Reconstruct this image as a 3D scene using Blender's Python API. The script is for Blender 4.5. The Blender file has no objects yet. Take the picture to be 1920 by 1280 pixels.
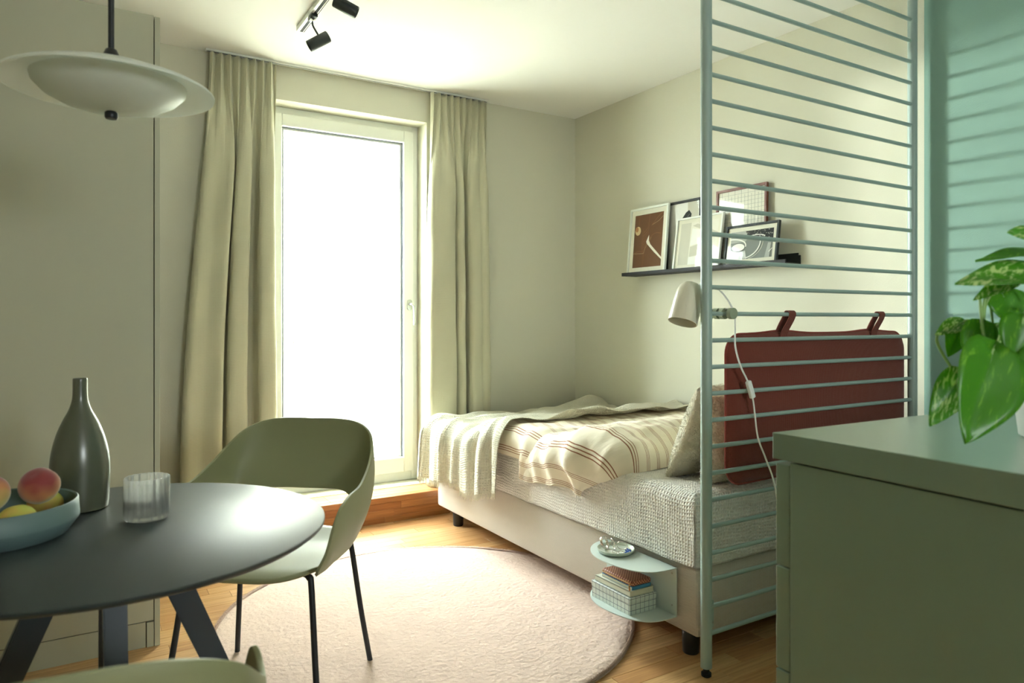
import bpy, bmesh, math, random
import numpy as np
from mathutils import Vector, Matrix
random.seed(7)
S = bpy.context.scene
COL = S.collection
PI = math.pi

# ------------------------------------------------------------------ camera
cam_d = bpy.data.cameras.new('camera'); cam = bpy.data.objects.new('camera', cam_d); COL.objects.link(cam)
cam.location = (0, 0, 1.165)
cam.rotation_euler = (PI/2, 0, math.radians(-31.4))
cam_d.sensor_width = 36.0
cam_d.lens = 36.0*1330/1920
cam_d.shift_y = -40/1920
cam_d.clip_start = 0.05
cam_d.dof.use_dof = True
cam_d.dof.focus_distance = 3.0
cam_d.dof.aperture_fstop = 4.5
S.camera = cam

# ------------------------------------------------------------------ world, sun, exposure
w = bpy.data.worlds.new('world'); S.world = w; w.use_nodes = True
bg = w.node_tree.nodes['Background']
bg.inputs[0].default_value = (0.94, 0.985, 1.0, 1)
bg.inputs[1].default_value = 19.0
sd = bpy.data.lights.new('sun', 'SUN'); sun = bpy.data.objects.new('sun', sd); COL.objects.link(sun)
sd.energy = 1.7; sd.angle = math.radians(4); sd.color = (1.0, 0.98, 0.94)
sun_dir = Vector((0.50, -0.86, -0.012)).normalized()
sun.rotation_euler = sun_dir.to_track_quat('-Z', 'Y').to_euler()
def portal(name, loc, rot, sx, sy):
    d = bpy.data.lights.new(name, 'AREA'); d.shape = 'RECTANGLE'; d.size = sx; d.size_y = sy
    o = bpy.data.objects.new(name, d); COL.objects.link(o); o.location = loc; o.rotation_euler = rot
    d.cycles.is_portal = True
    return o
portal('door_portal', (1.36, 4.42, 1.28), (-PI/2, 0, 0), 1.05, 2.3)
portal('fill_window_portal', (1.0, -2.52, 1.65), (PI/2, 0, 0), .85, .85)  # sky portal at the added fill window behind the camera
vs = S.view_settings
vs.view_transform = 'Standard'; vs.look = 'None'; vs.gamma = 1.0; vs.use_curve_mapping = False
vs.exposure = 1.10

# ------------------------------------------------------------------ materials
def lin(c):
    return tuple(((v/255)/12.92 if v/255 <= .04045 else ((v/255+.055)/1.055)**2.4) for v in c)
class NT:
    def __init__(s, name):
        s.m = bpy.data.materials.new(name); s.m.use_nodes = True
        s.t = s.m.node_tree; s.b = s.t.nodes['Principled BSDF']; s.out = s.t.nodes['Material Output']
    def n(s, typ, **kw):
        x = s.t.nodes.new(typ)
        for k, v in kw.items(): setattr(x, k, v)
        return x
    def l(s, a, b): s.t.links.new(a, b)
    def math(s, op, a, b=None, c=None):
        x = s.n('ShaderNodeMath', operation=op)
        for i, v in enumerate((a, b, c)):
            if v is None: continue
            if hasattr(v, 'links'): s.l(v, x.inputs[i])
            else: x.inputs[i].default_value = v
        return x.outputs[0]
    def coord(s, which='Object', scale=None):
        tc = s.n('ShaderNodeTexCoord'); o = tc.outputs[which]
        if scale:
            mp = s.n('ShaderNodeMapping'); mp.inputs['Scale'].default_value = scale
            s.l(o, mp.inputs[0]); o = mp.outputs[0]
        return o
    def noise(s, vec, scale, detail=3, rough=.5):
        x = s.n('ShaderNodeTexNoise'); x.inputs['Scale'].default_value = scale
        x.inputs['Detail'].default_value = detail; x.inputs['Roughness'].default_value = rough
        if vec is not None: s.l(vec, x.inputs['Vector'])
        return x.outputs['Fac']
    def mix(s, fac, a, b, blend='MIX'):
        x = s.n('ShaderNodeMix', data_type='RGBA', blend_type=blend)
        if hasattr(fac, 'links'): s.l(fac, x.inputs[0])
        else: x.inputs[0].default_value = fac
        for i, v in ((6, a), (7, b)):
            if hasattr(v, 'links'): s.l(v, x.inputs[i])
            else: x.inputs[i].default_value = (*v, 1)
        return x.outputs[2]
    def bump(s, h, dist, strength=1.0):
        x = s.n('ShaderNodeBump'); x.inputs['Distance'].default_value = dist; x.inputs['Strength'].default_value = strength
        s.l(h, x.inputs['Height']); s.l(x.outputs[0], s.b.inputs['Normal']); return x
    def ramp(s, fac, stops):
        x = s.n('ShaderNodeValToRGB'); e = x.color_ramp.elements
        while len(e) < len(stops): e.new(0.5)
        for i, (p, c) in enumerate(stops): e[i].position = p; e[i].color = (*c, 1)
        s.l(fac, x.inputs[0]); return x.outputs[0]
def plain(name, c, rough=.5, metal=0, var=.06, nscale=6, bump=0, bscale=200, spec=None, coat=0):
    N = NT(name); col = lin(c)
    co = N.coord()
    f = N.noise(co, nscale, 4)
    d = tuple(v*(1-var) for v in col); u = tuple(min(1, v*(1+var)) for v in col)
    N.l(N.mix(f, d, u), N.b.inputs['Base Color'])
    N.b.inputs['Roughness'].default_value = rough; N.b.inputs['Metallic'].default_value = metal
    if spec is not None: N.b.inputs['Specular IOR Level'].default_value = spec
    if coat: N.b.inputs['Coat Weight'].default_value = coat; N.b.inputs['Coat Roughness'].default_value = .3
    if bump: N.bump(N.noise(co, bscale, 3), bump)
    return N.m
def fabric(name, c, weave=900, dist=.0006, var=.05, rough=.95, sheen=.2, transl=0):
    N = NT(name); col = lin(c); co = N.coord()
    wx = N.n('ShaderNodeTexWave', wave_type='BANDS', bands_direction='X'); wx.inputs['Scale'].default_value = weave/20
    wz = N.n('ShaderNodeTexWave', wave_type='BANDS', bands_direction='Z'); wz.inputs['Scale'].default_value = weave/20
    N.l(co, wx.inputs[0]); N.l(co, wz.inputs[0])
    h = N.math('ADD', wx.outputs['Fac'], wz.outputs['Fac'])
    nf = N.noise(co, weave/4, 2)
    h = N.math('ADD', h, nf)
    f = N.noise(co, 5, 5)
    cc = N.mix(f, tuple(v*(1-var) for v in col), tuple(min(1, v*(1+var)) for v in col))
    cc = N.mix(N.math('MULTIPLY', nf, .25), cc, tuple(v*.75 for v in col))
    N.l(cc, N.b.inputs['Base Color']); N.b.inputs['Roughness'].default_value = rough
    N.b.inputs['Sheen Weight'].default_value = sheen
    N.b.inputs['Specular IOR Level'].default_value = .2
    bp = N.bump(h, dist)
    if transl:
        tr = N.n('ShaderNodeBsdfTranslucent'); N.l(cc, tr.inputs[0])
        mx = N.n('ShaderNodeMixShader'); mx.inputs[0].default_value = transl
        N.l(N.b.outputs[0], mx.inputs[1]); N.l(tr.outputs[0], mx.inputs[2]); N.l(mx.outputs[0], N.out.inputs[0])
    return N.m
def gauze(name, c, period=.011, dist=.004, transl=.12, use_uv=True):
    "crinkled cotton: a soft grid of puckers, from metre UVs"
    N = NT(name); col = lin(c)
    uv = N.coord('UV')
    nz = N.n('ShaderNodeTexNoise'); nz.inputs['Scale'].default_value = 9; N.l(uv, nz.inputs['Vector'])
    ad = N.n('ShaderNodeVectorMath', operation='MULTIPLY_ADD')
    N.l(nz.outputs['Color'], ad.inputs[0]); ad.inputs[1].default_value = (.03, .03, 0); N.l(uv, ad.inputs[2])
    sp = N.n('ShaderNodeSeparateXYZ'); N.l(ad.outputs[0], sp.inputs[0])
    a = N.math('SINE', N.math('MULTIPLY', sp.outputs[0], 2*PI/period))
    b = N.math('SINE', N.math('MULTIPLY', sp.outputs[1], 2*PI/period))
    h = N.math('MAXIMUM', a, b)
    h = N.math('ADD', N.math('MULTIPLY', h, .5), N.math('MULTIPLY', N.noise(uv, 60, 3), 1.2))
    N.l(N.mix(N.noise(uv, 3, 4), tuple(v*.93 for v in col), col), N.b.inputs['Base Color'])
    N.b.inputs['Roughness'].default_value = .95; N.b.inputs['Specular IOR Level'].default_value = .15
    N.bump(h, dist)
    tr = N.n('ShaderNodeBsdfTranslucent'); tr.inputs[0].default_value = (*col, 1)
    mx = N.n('ShaderNodeMixShader'); mx.inputs[0].default_value = transl
    N.l(N.b.outputs[0], mx.inputs[1]); N.l(tr.outputs[0], mx.inputs[2]); N.l(mx.outputs[0], N.out.inputs[0])
    return N.m
def oak(name, c1, c2, dark, axis=0, rough=.35):
    N = NT(name)
    oi = N.n('ShaderNodeObjectInfo')
    co = N.coord('Object')
    ad = N.n('ShaderNodeVectorMath', operation='ADD'); N.l(co, ad.inputs[0])
    cb = N.n('ShaderNodeCombineXYZ'); N.l(N.math('MULTIPLY', oi.outputs['Random'], 37.), cb.inputs[0]); N.l(N.math('MULTIPLY', oi.outputs['Random'], 91.), cb.inputs[1])
    N.l(cb.outputs[0], ad.inputs[1])
    mp = N.n('ShaderNodeMapping'); sc = [60, 60, 60]; sc[axis] = 2.2; mp.inputs['Scale'].default_value = sc
    N.l(ad.outputs[0], mp.inputs[0])
    g = N.noise(mp.outputs[0], 1.6, 5, .62)
    base = N.mix(oi.outputs['Random'], lin(c1), lin(c2))
    gr = N.ramp(g, [(.35, (0, 0, 0)), (.62, (1, 1, 1))])
    cc = N.mix(N.math('MULTIPLY', gr, .45), base, lin(dark))
    N.l(cc, N.b.inputs['Base Color'])
    N.l(N.math('MULTIPLY_ADD', g, .15, rough-.07), N.b.inputs['Roughness'])
    N.bump(g, .0004)
    return N.m
def clear(name, tint=(1, 1, 1), gloss=.06):
    N = NT(name); N.t.nodes.remove(N.b)
    tr = N.n('ShaderNodeBsdfTransparent'); tr.inputs[0].default_value = (*tint, 1)
    gl = N.n('ShaderNodeBsdfGlossy'); gl.inputs['Roughness'].default_value = .02
    mx = N.n('ShaderNodeMixShader'); mx.inputs[0].default_value = gloss
    N.l(tr.outputs[0], mx.inputs[1]); N.l(gl.outputs[0], mx.inputs[2]); N.l(mx.outputs[0], N.out.inputs[0])
    return N.m
def glass(name, ior=1.45, tint=(1, 1, 1)):
    N = NT(name)
    N.b.inputs['Transmission Weight'].default_value = 1; N.b.inputs['Roughness'].default_value = .0
    N.b.inputs['IOR'].default_value = ior; N.b.inputs['Base Color'].default_value = (*tint, 1)
    return N.m

M = {}
M['wall'] = plain('sage_beige_wall_paint', (214, 212, 193), .9, var=.015, nscale=2, bump=.0006, bscale=260)
M['mint'] = plain('mint_wall_paint', (136, 170, 156), .75, var=.02, nscale=2, bump=.0006, bscale=260)
M['ceiling'] = plain('ceiling_paint', (244, 244, 238), .95, var=.01)
M['white'] = plain('white_lacquer', (236, 238, 230), .35, var=.01)
M['gasket'] = plain('grey_gasket', (90, 95, 105), .6)
M['steel'] = plain('brushed_steel', (190, 192, 186), .28, metal=1, var=.03)
M['chrome'] = plain('chrome', (225, 226, 224), .08, metal=1, var=.0)
M['black'] = plain('black_powder_coat', (34, 38, 42), .42, var=.05)
M['blacksoft'] = plain('black_matt', (40, 48, 48), .5, var=.08)
M['tabletop'] = plain('anthracite_linoleum', (58, 66, 66), .44, var=.06, nscale=3, bump=.0002, bscale=400, coat=.0)
M['tablelegs'] = plain('dark_slate_lacquer', (48, 58, 66), .4, var=.05)
M['shell'] = plain('olive_green_shell', (142, 145, 108), .5, var=.03, bump=.0002, bscale=900)
M['wardrobe'] = plain('grey_beige_laminate', (190, 190, 168), .6, var=.02, bump=.0002, bscale=700)
M['groove'] = plain('dark_joint', (70, 68, 58), .9)
M['divider'] = plain('pale_grey_green_powder_coat', (156, 175, 169), .38, var=.02)
M['dresser'] = plain('sage_green_lacquer', (128, 150, 130), .24, coat=.3, var=.03, nscale=4, bump=.0001, bscale=900)
M['shelfmetal'] = plain('pale_mint_sheet_metal', (206, 218, 212), .35, var=.02)
M['bedfab'] = fabric('sand_bed_fabric', (208, 200, 188), 1200, .0005)
M['curtain'] = fabric('sage_linen_curtain', (207, 204, 176), 1500, .0004, transl=.04)
M['throw'] = gauze('cream_gauze_throw', (240, 235, 214), .012, .005)
M['sheet'] = gauze('white_waffle_sheet', (250, 245, 236), .0125, .0042, .05)
M['teddy'] = plain('cream_teddy_fleece', (238, 230, 206), .98, var=.05, nscale=60, bump=.012, bscale=95)
M['felt'] = fabric('rust_red_felt', (124, 60, 48), 1600, .0005, var=.08)
M['feltpipe'] = fabric('rust_red_piping', (140, 58, 46), 1600, .0004)
M['rug'] = plain('blush_wool', (222, 196, 182), 1.0, var=.10, nscale=11, bump=.007, bscale=55)
M['pile'] = plain('blush_wool_pile', (214, 184, 168), 1.0, var=.08, nscale=6)
M['step_oak'] = oak('warm_oak', (196, 138, 84), (170, 108, 62), (120, 70, 36))
M['floor_oak'] = oak('light_oak', (222, 180, 126), (188, 136, 84), (140, 92, 52))
M['underfloor'] = plain('floor_joint', (110, 76, 46), .9)
M['lampglass'] = None
N = NT('opal_white_glass')
N.b.inputs['Base Color'].default_value = (*lin((244, 248, 242)), 1); N.b.inputs['Roughness'].default_value = .38
N.b.inputs['Subsurface Weight'].default_value = .0
tr = N.n('ShaderNodeBsdfTranslucent'); tr.inputs[0].default_value = (*lin((246, 250, 246)), 1)
mx = N.n('ShaderNodeMixShader'); mx.inputs[0].default_value = .5
N.l(N.b.outputs[0], mx.inputs[1]); N.l(tr.outputs[0], mx.inputs[2]); N.l(mx.outputs[0], N.out.inputs[0])
M['lampglass'] = N.m
M['pane'] = clear('window_pane', (.98, 1, .99), .05)
def thin(name, k, rough=.03, frost=.1):
    N = NT(name); N.t.nodes.remove(N.b)
    fr_ = N.n('ShaderNodeFresnel'); fr_.inputs[0].default_value = 1.5
    f = N.math('MINIMUM', N.math('MULTIPLY', fr_.outputs[0], k), .9)
    tr = N.n('ShaderNodeBsdfTransparent'); tr.inputs[0].default_value = (.97, .985, .975, 1)
    gl = N.n('ShaderNodeBsdfGlossy'); gl.inputs['Roughness'].default_value = rough
    mx = N.n('ShaderNodeMixShader'); N.l(f, mx.inputs[0])
    N.l(tr.outputs[0], mx.inputs[1]); N.l(gl.outputs[0], mx.inputs[2])
    tl = N.n('ShaderNodeBsdfTranslucent'); tl.inputs[0].default_value = (1, 1, 1, 1)
    m2 = N.n('ShaderNodeMixShader'); m2.inputs[0].default_value = frost
    N.l(mx.outputs[0], m2.inputs[1]); N.l(tl.outputs[0], m2.inputs[2]); N.l(m2.outputs[0], N.out.inputs[0]); return N.m
M['tumbler'] = thin('ribbed_glass', 2.0, .08, .2)
M['water'] = thin('water', 1.2, .02, .10)
M['vase'] = plain('grey_green_glazed_ceramic', (84, 87, 70), .26, var=.06, coat=.6)
M['bowl'] = plain('blue_green_stoneware', (104, 126, 126), .5, var=.04, bump=.0003, bscale=500)
M['dish'] = plain('pale_ceramic', (206, 214, 200), .3, var=.03)
M['clamp'] = plain('sage_clamp_paint', (158, 168, 140), .45)
M['shade'] = plain('cream_lamp_enamel', (222, 216, 196), .3, var=.01, coat=.3)
M['cable'] = plain('white_cable', (240, 240, 236), .5)
M['rubber'] = plain('black_rubber', (24, 26, 28), .7)
M['silver'] = plain('silver', (226, 216, 210), .14, metal=1)
M['bluegem'] = plain('blue_glass_bead', (70, 110, 200), .15)
M['leather'] = None
M['brass'] = plain('brass_clasp', (220, 180, 140), .25, metal=1)
M['bluebook'] = plain('blue_book_cloth', (66, 140, 186), .6)
M['page'] = plain('paper_edge', (228, 226, 206), .85, var=.04, nscale=40)
M['creambook'] = plain('cream_cover', (222, 224, 204), .6)
M['soil'] = plain('potting_soil', (50, 38, 28), .95, bump=.004, bscale=90)
M['pot'] = plain('white_glazed_pot', (226, 228, 220), .3)
M['stem'] = plain('pale_green_stem', (150, 186, 110), .45)
M['concrete'] = plain('pale_concrete', (214, 210, 200), .9, var=.05)
M['render'] = plain('white_render', (236, 230, 216), .9, var=.03)
M['farglass'] = plain('far_window_glass', (180, 190, 195), .2)
M['foliage'] = plain('outdoor_foliage', (150, 175, 100), .8, var=.2)
M['bark'] = plain('bark', (140, 110, 80), .9)
M['milk'] = plain('frosted_balcony_glass', (228, 234, 236), .3)
# woven pouch
N = NT('woven_brown_leather'); co = N.coord()
ck = N.n('ShaderNodeTexChecker'); ck.inputs['Scale'].default_value = 170; N.l(co, ck.inputs[0])
N.l(N.mix(ck.outputs['Fac'], lin((128, 62, 46)), lin((206, 150, 120))), N.b.inputs['Base Color']); N.b.inputs['Roughness'].default_value = .5
N.bump(ck.outputs['Fac'], .002); M['leather'] = N.m
# grid paper block (grid lines printed)
def gridmat(name, base, line, period, width, off=(0, 0, 0), axes=(0, 1, 2)):
    N = NT(name); co = N.coord(); sp = N.n('ShaderNodeSeparateXYZ'); N.l(co, sp.inputs[0]); f = None
    for a in axes:
        v = N.math('ADD', sp.outputs[a], off[a]); v = N.math('FRACT', N.math('DIVIDE', v, period))
        v = N.math('LESS_THAN', v, width)
        f = v if f is None else N.math('MAXIMUM', f, v)
    N.l(N.mix(f, lin(base), lin(line)), N.b.inputs['Base Color']); N.b.inputs['Roughness'].default_value = .6
    return N.m
M['gridpaper'] = gridmat('grid_printed_cover', (226, 234, 228), (70, 90, 110), .0205, .07, (.004, .003, .006))
# striped cotton with triple brown stripes, u in metres
N = NT('striped_cotton'); uv = N.coord('UV'); sp = N.n('ShaderNodeSeparateXYZ'); N.l(uv, sp.inputs[0])
fr = N.math('FRACT', N.math('DIVIDE', sp.outputs[0], .060)); f = None
for c0 in (.38, .5, .62):
    v = N.math('LESS_THAN', N.math('ABSOLUTE', N.math('SUBTRACT', fr, c0)), .020)
    f = v if f is None else N.math('MAXIMUM', f, v)
N.l(N.mix(f, lin((246, 236, 214)), lin((164, 116, 88))), N.b.inputs['Base Color']); N.b.inputs['Roughness'].default_value = .85
N.b.inputs['Specular IOR Level'].default_value = .2
nz = N.noise(uv, 14, 4); N.bump(nz, .006); M['stripe'] = N.m
# peach
N = NT('peach_skin'); co = N.coord('Object'); oi = N.n('ShaderNodeObjectInfo')
f = N.noise(co, 14, 2); sp = N.n('ShaderNodeSeparateXYZ'); N.l(co, sp.inputs[0])
g = N.math('ADD', N.math('MULTIPLY', sp.outputs[2], 14.), f)
N.l(N.ramp(g, [(.30, lin((206, 190, 110))), (.5, lin((204, 136, 84))), (.85, lin((140, 48, 50)))]), N.b.inputs['Base Color'])
N.b.inputs['Roughness'].default_value = .7; N.b.inputs['Sheen Weight'].default_value = .5; M['peach'] = N.m
N = NT('green_peach_skin'); co = N.coord('Object'); f = N.noise(co, 18, 2)
N.l(N.ramp(f, [(.4, lin((190, 196, 86))), (.7, lin((214, 160, 90)))]), N.b.inputs['Base Color']); N.b.inputs['Roughness'].default_value = .7; M['peach2'] = N.m
# pothos leaf
def leafmat(name, c1, c2, cut):
    N = NT(name); co = N.coord('Generated'); oi = N.n('ShaderNodeObjectInfo')
    mp = N.n('ShaderNodeMapping'); mp.inputs['Scale'].default_value = (3, 9, 3); mp.inputs['Rotation'].default_value = (0, 0, .6); N.l(co, mp.inputs[0])
    cb = N.n('ShaderNodeCombineXYZ'); N.l(N.math('MULTIPLY', oi.outputs['Random'], 50.), cb.inputs[0]); N.l(cb.outputs[0], mp.inputs['Location'])
    f = N.noise(mp.outputs[0], 1.5, 4, .6)
    cc = N.ramp(f, [(cut, lin(c1)), (cut+.1, lin(c2))])
    N.l(cc, N.b.inputs['Base Color']); N.b.inputs['Roughness'].default_value = .32
    tr = N.n('ShaderNodeBsdfTranslucent'); N.l(N.mix(.5, cc, lin((150, 215, 30))), tr.inputs[0])
    mx = N.n('ShaderNodeMixShader'); mx.inputs[0].default_value = .45
    N.l(N.b.outputs[0], mx.inputs[1]); N.l(tr.outputs[0], mx.inputs[2]); N.l(mx.outputs[0], N.out.inputs[0])
    return N.m
M['leaf'] = leafmat('deep_green_leaf', (78, 142, 34), (130, 186, 56), .56)
M['leafvar'] = leafmat('variegated_leaf', (80, 146, 40), (214, 226, 160), .50)

# ------------------------------------------------------------------ geometry helpers
def new(name, me, mat=None, parent=None, smooth=False, loc=None):
    o = bpy.data.objects.new(name, me); COL.objects.link(o)
    if mat is not None:
        for m in (mat if isinstance(mat, (list, tuple)) else [mat]): me.materials.append(m)
    if parent is not None: o.parent = parent
    if loc is not None: o.location = loc
    if smooth: me.shade_smooth()
    return o
def pyd(name, v, f, mat=None, parent=None, smooth=False, loc=None, uv=None, mi=None):
    me = bpy.data.meshes.new(name); me.from_pydata([tuple(p) for p in v], [], f); me.update()
    if uv is not None:
        L = me.uv_layers.new(name='UVMap'); arr = np.array([uv[l.vertex_index] for l in me.loops], dtype=np.float32).ravel()
        L.data.foreach_set('uv', arr)
    o = new(name, me, mat, parent, smooth, loc)
    if mi is not None: me.polygons.foreach_set('material_index', mi)
    return o
def bm_obj(name, bm, mat=None, parent=None, smooth=False, loc=None):
    me = bpy.data.meshes.new(name); bmesh.ops.recalc_face_normals(bm, faces=bm.faces); bm.to_mesh(me); bm.free()
    return new(name, me, mat, parent, smooth, loc)
def add_box(bm, a, b, bev=0, seg=2):
    r = bmesh.ops.create_cube(bm, size=1); vs_ = r['verts']
    for v in vs_:
        v.co = Vector([a[i]+(v.co[i]+.5)*(b[i]-a[i]) for i in range(3)])
    if bev:
        es = list({e for v in vs_ for e in v.link_edges})
        bmesh.ops.bevel(bm, geom=es, offset=bev, segments=seg, affect='EDGES', profile=.5)
def box(name, a, b, mat, parent=None, bev=0, seg=2, smooth=False):
    bm = bmesh.new(); add_box(bm, a, b, bev, seg); return bm_obj(name, bm, mat, parent, smooth)
def lathe_vf(prof, n=48, c=(0, 0, 0)):
    v, f = [], []
    for r, z in prof:
        for k in range(n):
            a = 2*PI*k/n; v.append((c[0]+r*math.cos(a), c[1]+r*math.sin(a), c[2]+z))
    for i in range(len(prof)-1):
        for k in range(n):
            k2 = (k+1) % n; f.append((i*n+k, i*n+k2, (i+1)*n+k2, (i+1)*n+k))
    return v, f
def lathe(name, prof, mat, parent=None, n=48, c=(0, 0, 0), smooth=True, caps=True):
    v, f = lathe_vf(prof, n, c)
    if caps:
        f.append(tuple(range(n))[::-1]); m = (len(prof)-1)*n; f.append(tuple(range(m, m+n)))
    o = pyd(name, v, f, mat, parent, smooth)
    if smooth: o.data.set_sharp_from_angle(angle=math.radians(50))
    return o
def tube_vf(pts, r, n=10, closed=False):
    pts = [Vector(p) for p in pts]; v, f = [], []
    m = len(pts); rr = r if isinstance(r, (list, tuple)) else [r]*m
    up = None
    for i, p in enumerate(pts):
        if closed: t = (pts[(i+1) % m]-pts[i-1]).normalized()
        else: t = (pts[min(i+1, m-1)]-pts[max(i-1, 0)]).normalized()
        if up is None:
            up = Vector((0, 0, 1)) if abs(t.z) < .9 else Vector((1, 0, 0))
        s_ = t.cross(up).normalized(); up = s_.cross(t).normalized()
        for k in range(n):
            a = 2*PI*k/n; v.append(tuple(p+(s_*math.cos(a)+up*math.sin(a))*rr[i]))
    for i in range(m if closed else m-1):
        for k in range(n):
            k2 = (k+1) % n; j = (i+1) % m
            f.append((i*n+k, i*n+k2, j*n+k2, j*n+k))
    if not closed:
        f.append(tuple(range(n))[::-1]); f.append(tuple(range((m-1)*n, m*n)))
    return v, f
def tube(name, pts, r, mat, parent=None, n=10, closed=False):
    v, f = tube_vf(pts, r, n, closed); o = pyd(name, v, f, mat, parent, True)
    o.data.set_sharp_from_angle(angle=math.radians(50)); return o
def spline(pts, n=8):
    P = [Vector(p) for p in pts]; out = []
    for i in range(len(P)-1):
        p0 = P[max(i-1, 0)]; p1 = P[i]; p2 = P[i+1]; p3 = P[min(i+2, len(P)-1)]
        for k in range(n):
            t = k/n
            out.append(.5*((2*p1)+(p2-p0)*t+(2*p0-5*p1+4*p2-p3)*t*t+(3*p1-p0-3*p2+p3)*t**3))
    out.append(P[-1]); return out
def grid(name, fn, nu, nv, mat, parent=None, uvfn=None, thick=0, closed_u=False):
    v, uv = [], []
    for j in range(nv+1):
        for i in range(nu+1):
            v.append(fn(i/nu, j/nv)); uv.append(uvfn(i/nu, j/nv) if uvfn else (i/nu, j/nv))
    f = [(j*(nu+1)+i, j*(nu+1)+i+1, (j+1)*(nu+1)+i+1, (j+1)*(nu+1)+i) for j in range(nv) for i in range(nu)]
    o = pyd(name, v, f, mat, parent, True, uv=uv)
    if thick:
        m = o.modifiers.new('solidify', 'SOLIDIFY'); m.thickness = thick; m.offset = 0
    return o
def empty(name, loc, rz=0):
    o = bpy.data.objects.new(name, None); COL.objects.link(o); o.location = loc; o.rotation_euler = (0, 0, rz); o.empty_display_size = .1
    return o
def tag(o, label, cat, group=None, kind=None):
    o['label'] = label; o['category'] = cat
    if group: o['group'] = group
    if kind: o['kind'] = kind
    return o
def thing(name, loc, label, cat, rz=0, group=None): return tag(empty(name, loc, rz), label, cat, group)
def struct(o, label=None, cat=None):
    o['kind'] = 'structure'
    if label: o['label'] = label
    if cat: o['category'] = cat
    return o
def smooth01(t): t = max(0, min(1, t)); return t*t*(3-2*t)
def lerp(a, b, t): return a+(b-a)*t
def vnoise(x, y=0., z=0.):
    return (math.sin(x*1.7+y*2.3+1.3)*math.sin(y*1.9-x*.7+z*2.1+.4)+.5*math.sin(x*4.1-y*3.3+z*1.1+2.)*math.sin(y*4.7+x*1.3+.9))/1.3

# ------------------------------------------------------------------ room
XL, XR, YF, YB, HC = -1.9, 3.006, -2.3, 4.066, 2.592
# window wall with the balcony door opening
OX0, OX1, OZ0, OZ1 = .84, 1.856, .150, 2.40
bm = bmesh.new(); T = .33
add_box(bm, (XL-.2, YB, 0), (OX0, YB+T, HC)); add_box(bm, (OX1, YB, 0), (XR+.2, YB+T, HC))
add_box(bm, (OX0, YB, OZ1), (OX1, YB+T, HC)); add_box(bm, (OX0, YB, 0), (OX1, YB+T, OZ0))
struct(bm_obj('wall_back', bm, M['wall']), 'sage beige wall around the balcony door', 'wall')
# right wall: beige behind the bed, mint on this side of the divider
bm = bmesh.new(); add_box(bm, (XR, 1.628, 0), (XR+.2, YB, HC)); struct(bm_obj('wall_right', bm, M['wall']), 'sage beige wall along the bed with the picture ledge', 'wall')
bm = bmesh.new(); add_box(bm, (XR, YF, 0), (XR+.2, 1.628, HC)); struct(bm_obj('wall_right_mint', bm, M['mint']), 'mint green wall behind the potted plant, striped by rung shadows', 'wall')
bm = bmesh.new(); add_box(bm, (XL-.2, YF, 0), (XL, YB, HC)); struct(bm_obj('wall_left', bm, M['wall']), 'wall outside the frame beside the wardrobe', 'wall')
WX0, WX1, WZ0, WZ1 = .6, 1.4, 1.25, 2.05  # opening added in the unseen wall to let in fill light
bm = bmesh.new()
add_box(bm, (XL-.2, YF-.2, 0), (WX0, YF, HC)); add_box(bm, (WX1, YF-.2, 0), (XR+.2, YF, HC))
add_box(bm, (WX0, YF-.2, 0), (WX1, YF, WZ0)); add_box(bm, (WX0, YF-.2, WZ1), (WX1, YF, HC))
struct(bm_obj('wall_front', bm, M['wall']), 'wall behind the camera with an opening added for fill light', 'wall')
struct(box('ceiling', (XL-.2, YF-.2, HC), (XR+.2, YB+T, HC+.2), M['ceiling']), 'off-white plaster ceiling', 'ceiling')
# unseen window added behind the camera for soft front fill
wn = struct(empty('fill_window', (0, YF-.1, 0)), 'unseen window added behind the camera to give front fill light', 'window')
bm = bmesh.new()
for a, b in (((WX0, -.03, WZ0), (WX0+.06, .03, WZ1)), ((WX1-.06, -.03, WZ0), (WX1, .03, WZ1)), ((WX0, -.03, WZ0), (WX1, .03, WZ0+.06)), ((WX0, -.03, WZ1-.06), (WX1, .03, WZ1)), ((.97, -.03, WZ0), (1.03, .03, WZ1))): add_box(bm, a, b)
bm_obj('window_frame', bm, M['white'], wn); box('pane', (WX0+.05, -.004, WZ0+.05), (WX1-.05, .004, WZ1-.05), M['pane'], wn)

# floor: sub-floor plus oak strips one by one where the photograph shows them
fl = struct(box('floor', (XL-.2, YF-.2, -.12), (XR+.2, YB+T, -.008), M['underfloor']), 'light oak strip parquet floor', 'floor')
rows = []; pw = .072
def strip_mesh(L, W, axis_len=0):
    bm = bmesh.new(); add_box(bm, (0, 0, -.008), (L-.0011, W-.0009, 0)); 
    es = [e for e in bm.edges if all(v.co.z > -.001 for v in e.verts)]
    bmesh.ops.bevel(bm, geom=es, offset=.0007, segments=1, affect='EDGES')
    me = bpy.data.meshes.new('plank'); bmesh.ops.recalc_face_normals(bm, faces=bm.faces); bm.to_mesh(me); bm.free(); me.materials.append(M['floor_oak']); return me
LENS = [.36, .42, .48, .54, .60, .66, .72]; PM = {L: strip_mesh(L, pw) for L in LENS}
bulk = bmesh.new(); count = 0
RC, RR = (1.185, 2.575), .80
spots = []
y = YF
while y < 3.86:
    x = XL-random.random()*.4
    while x < XR:
        L = random.choice(LENS); spots.append((x, y, L)); x += L
    y += pw
def rank(s):
    x, y_, L = s; cx, cy = x+L/2, y_+pw/2
    d = cx*.521+cy*.8535; lt = cx*.8535-cy*.521
    if d < 1.9 or abs(lt/d) > .76: return 99+abs(d)
    px = 960+1330*lt/d; py = 600+1330*1.165/d
    if py > 1310: return 60
    if math.hypot(cx-RC[0], cy-RC[1]) < RR-.25: return 50
    if cx > 2.0 and px < 1300: return 40
    if cy > 2.86 and cx < .1: return 45
    return d
spots.sort(key=rank)
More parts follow.
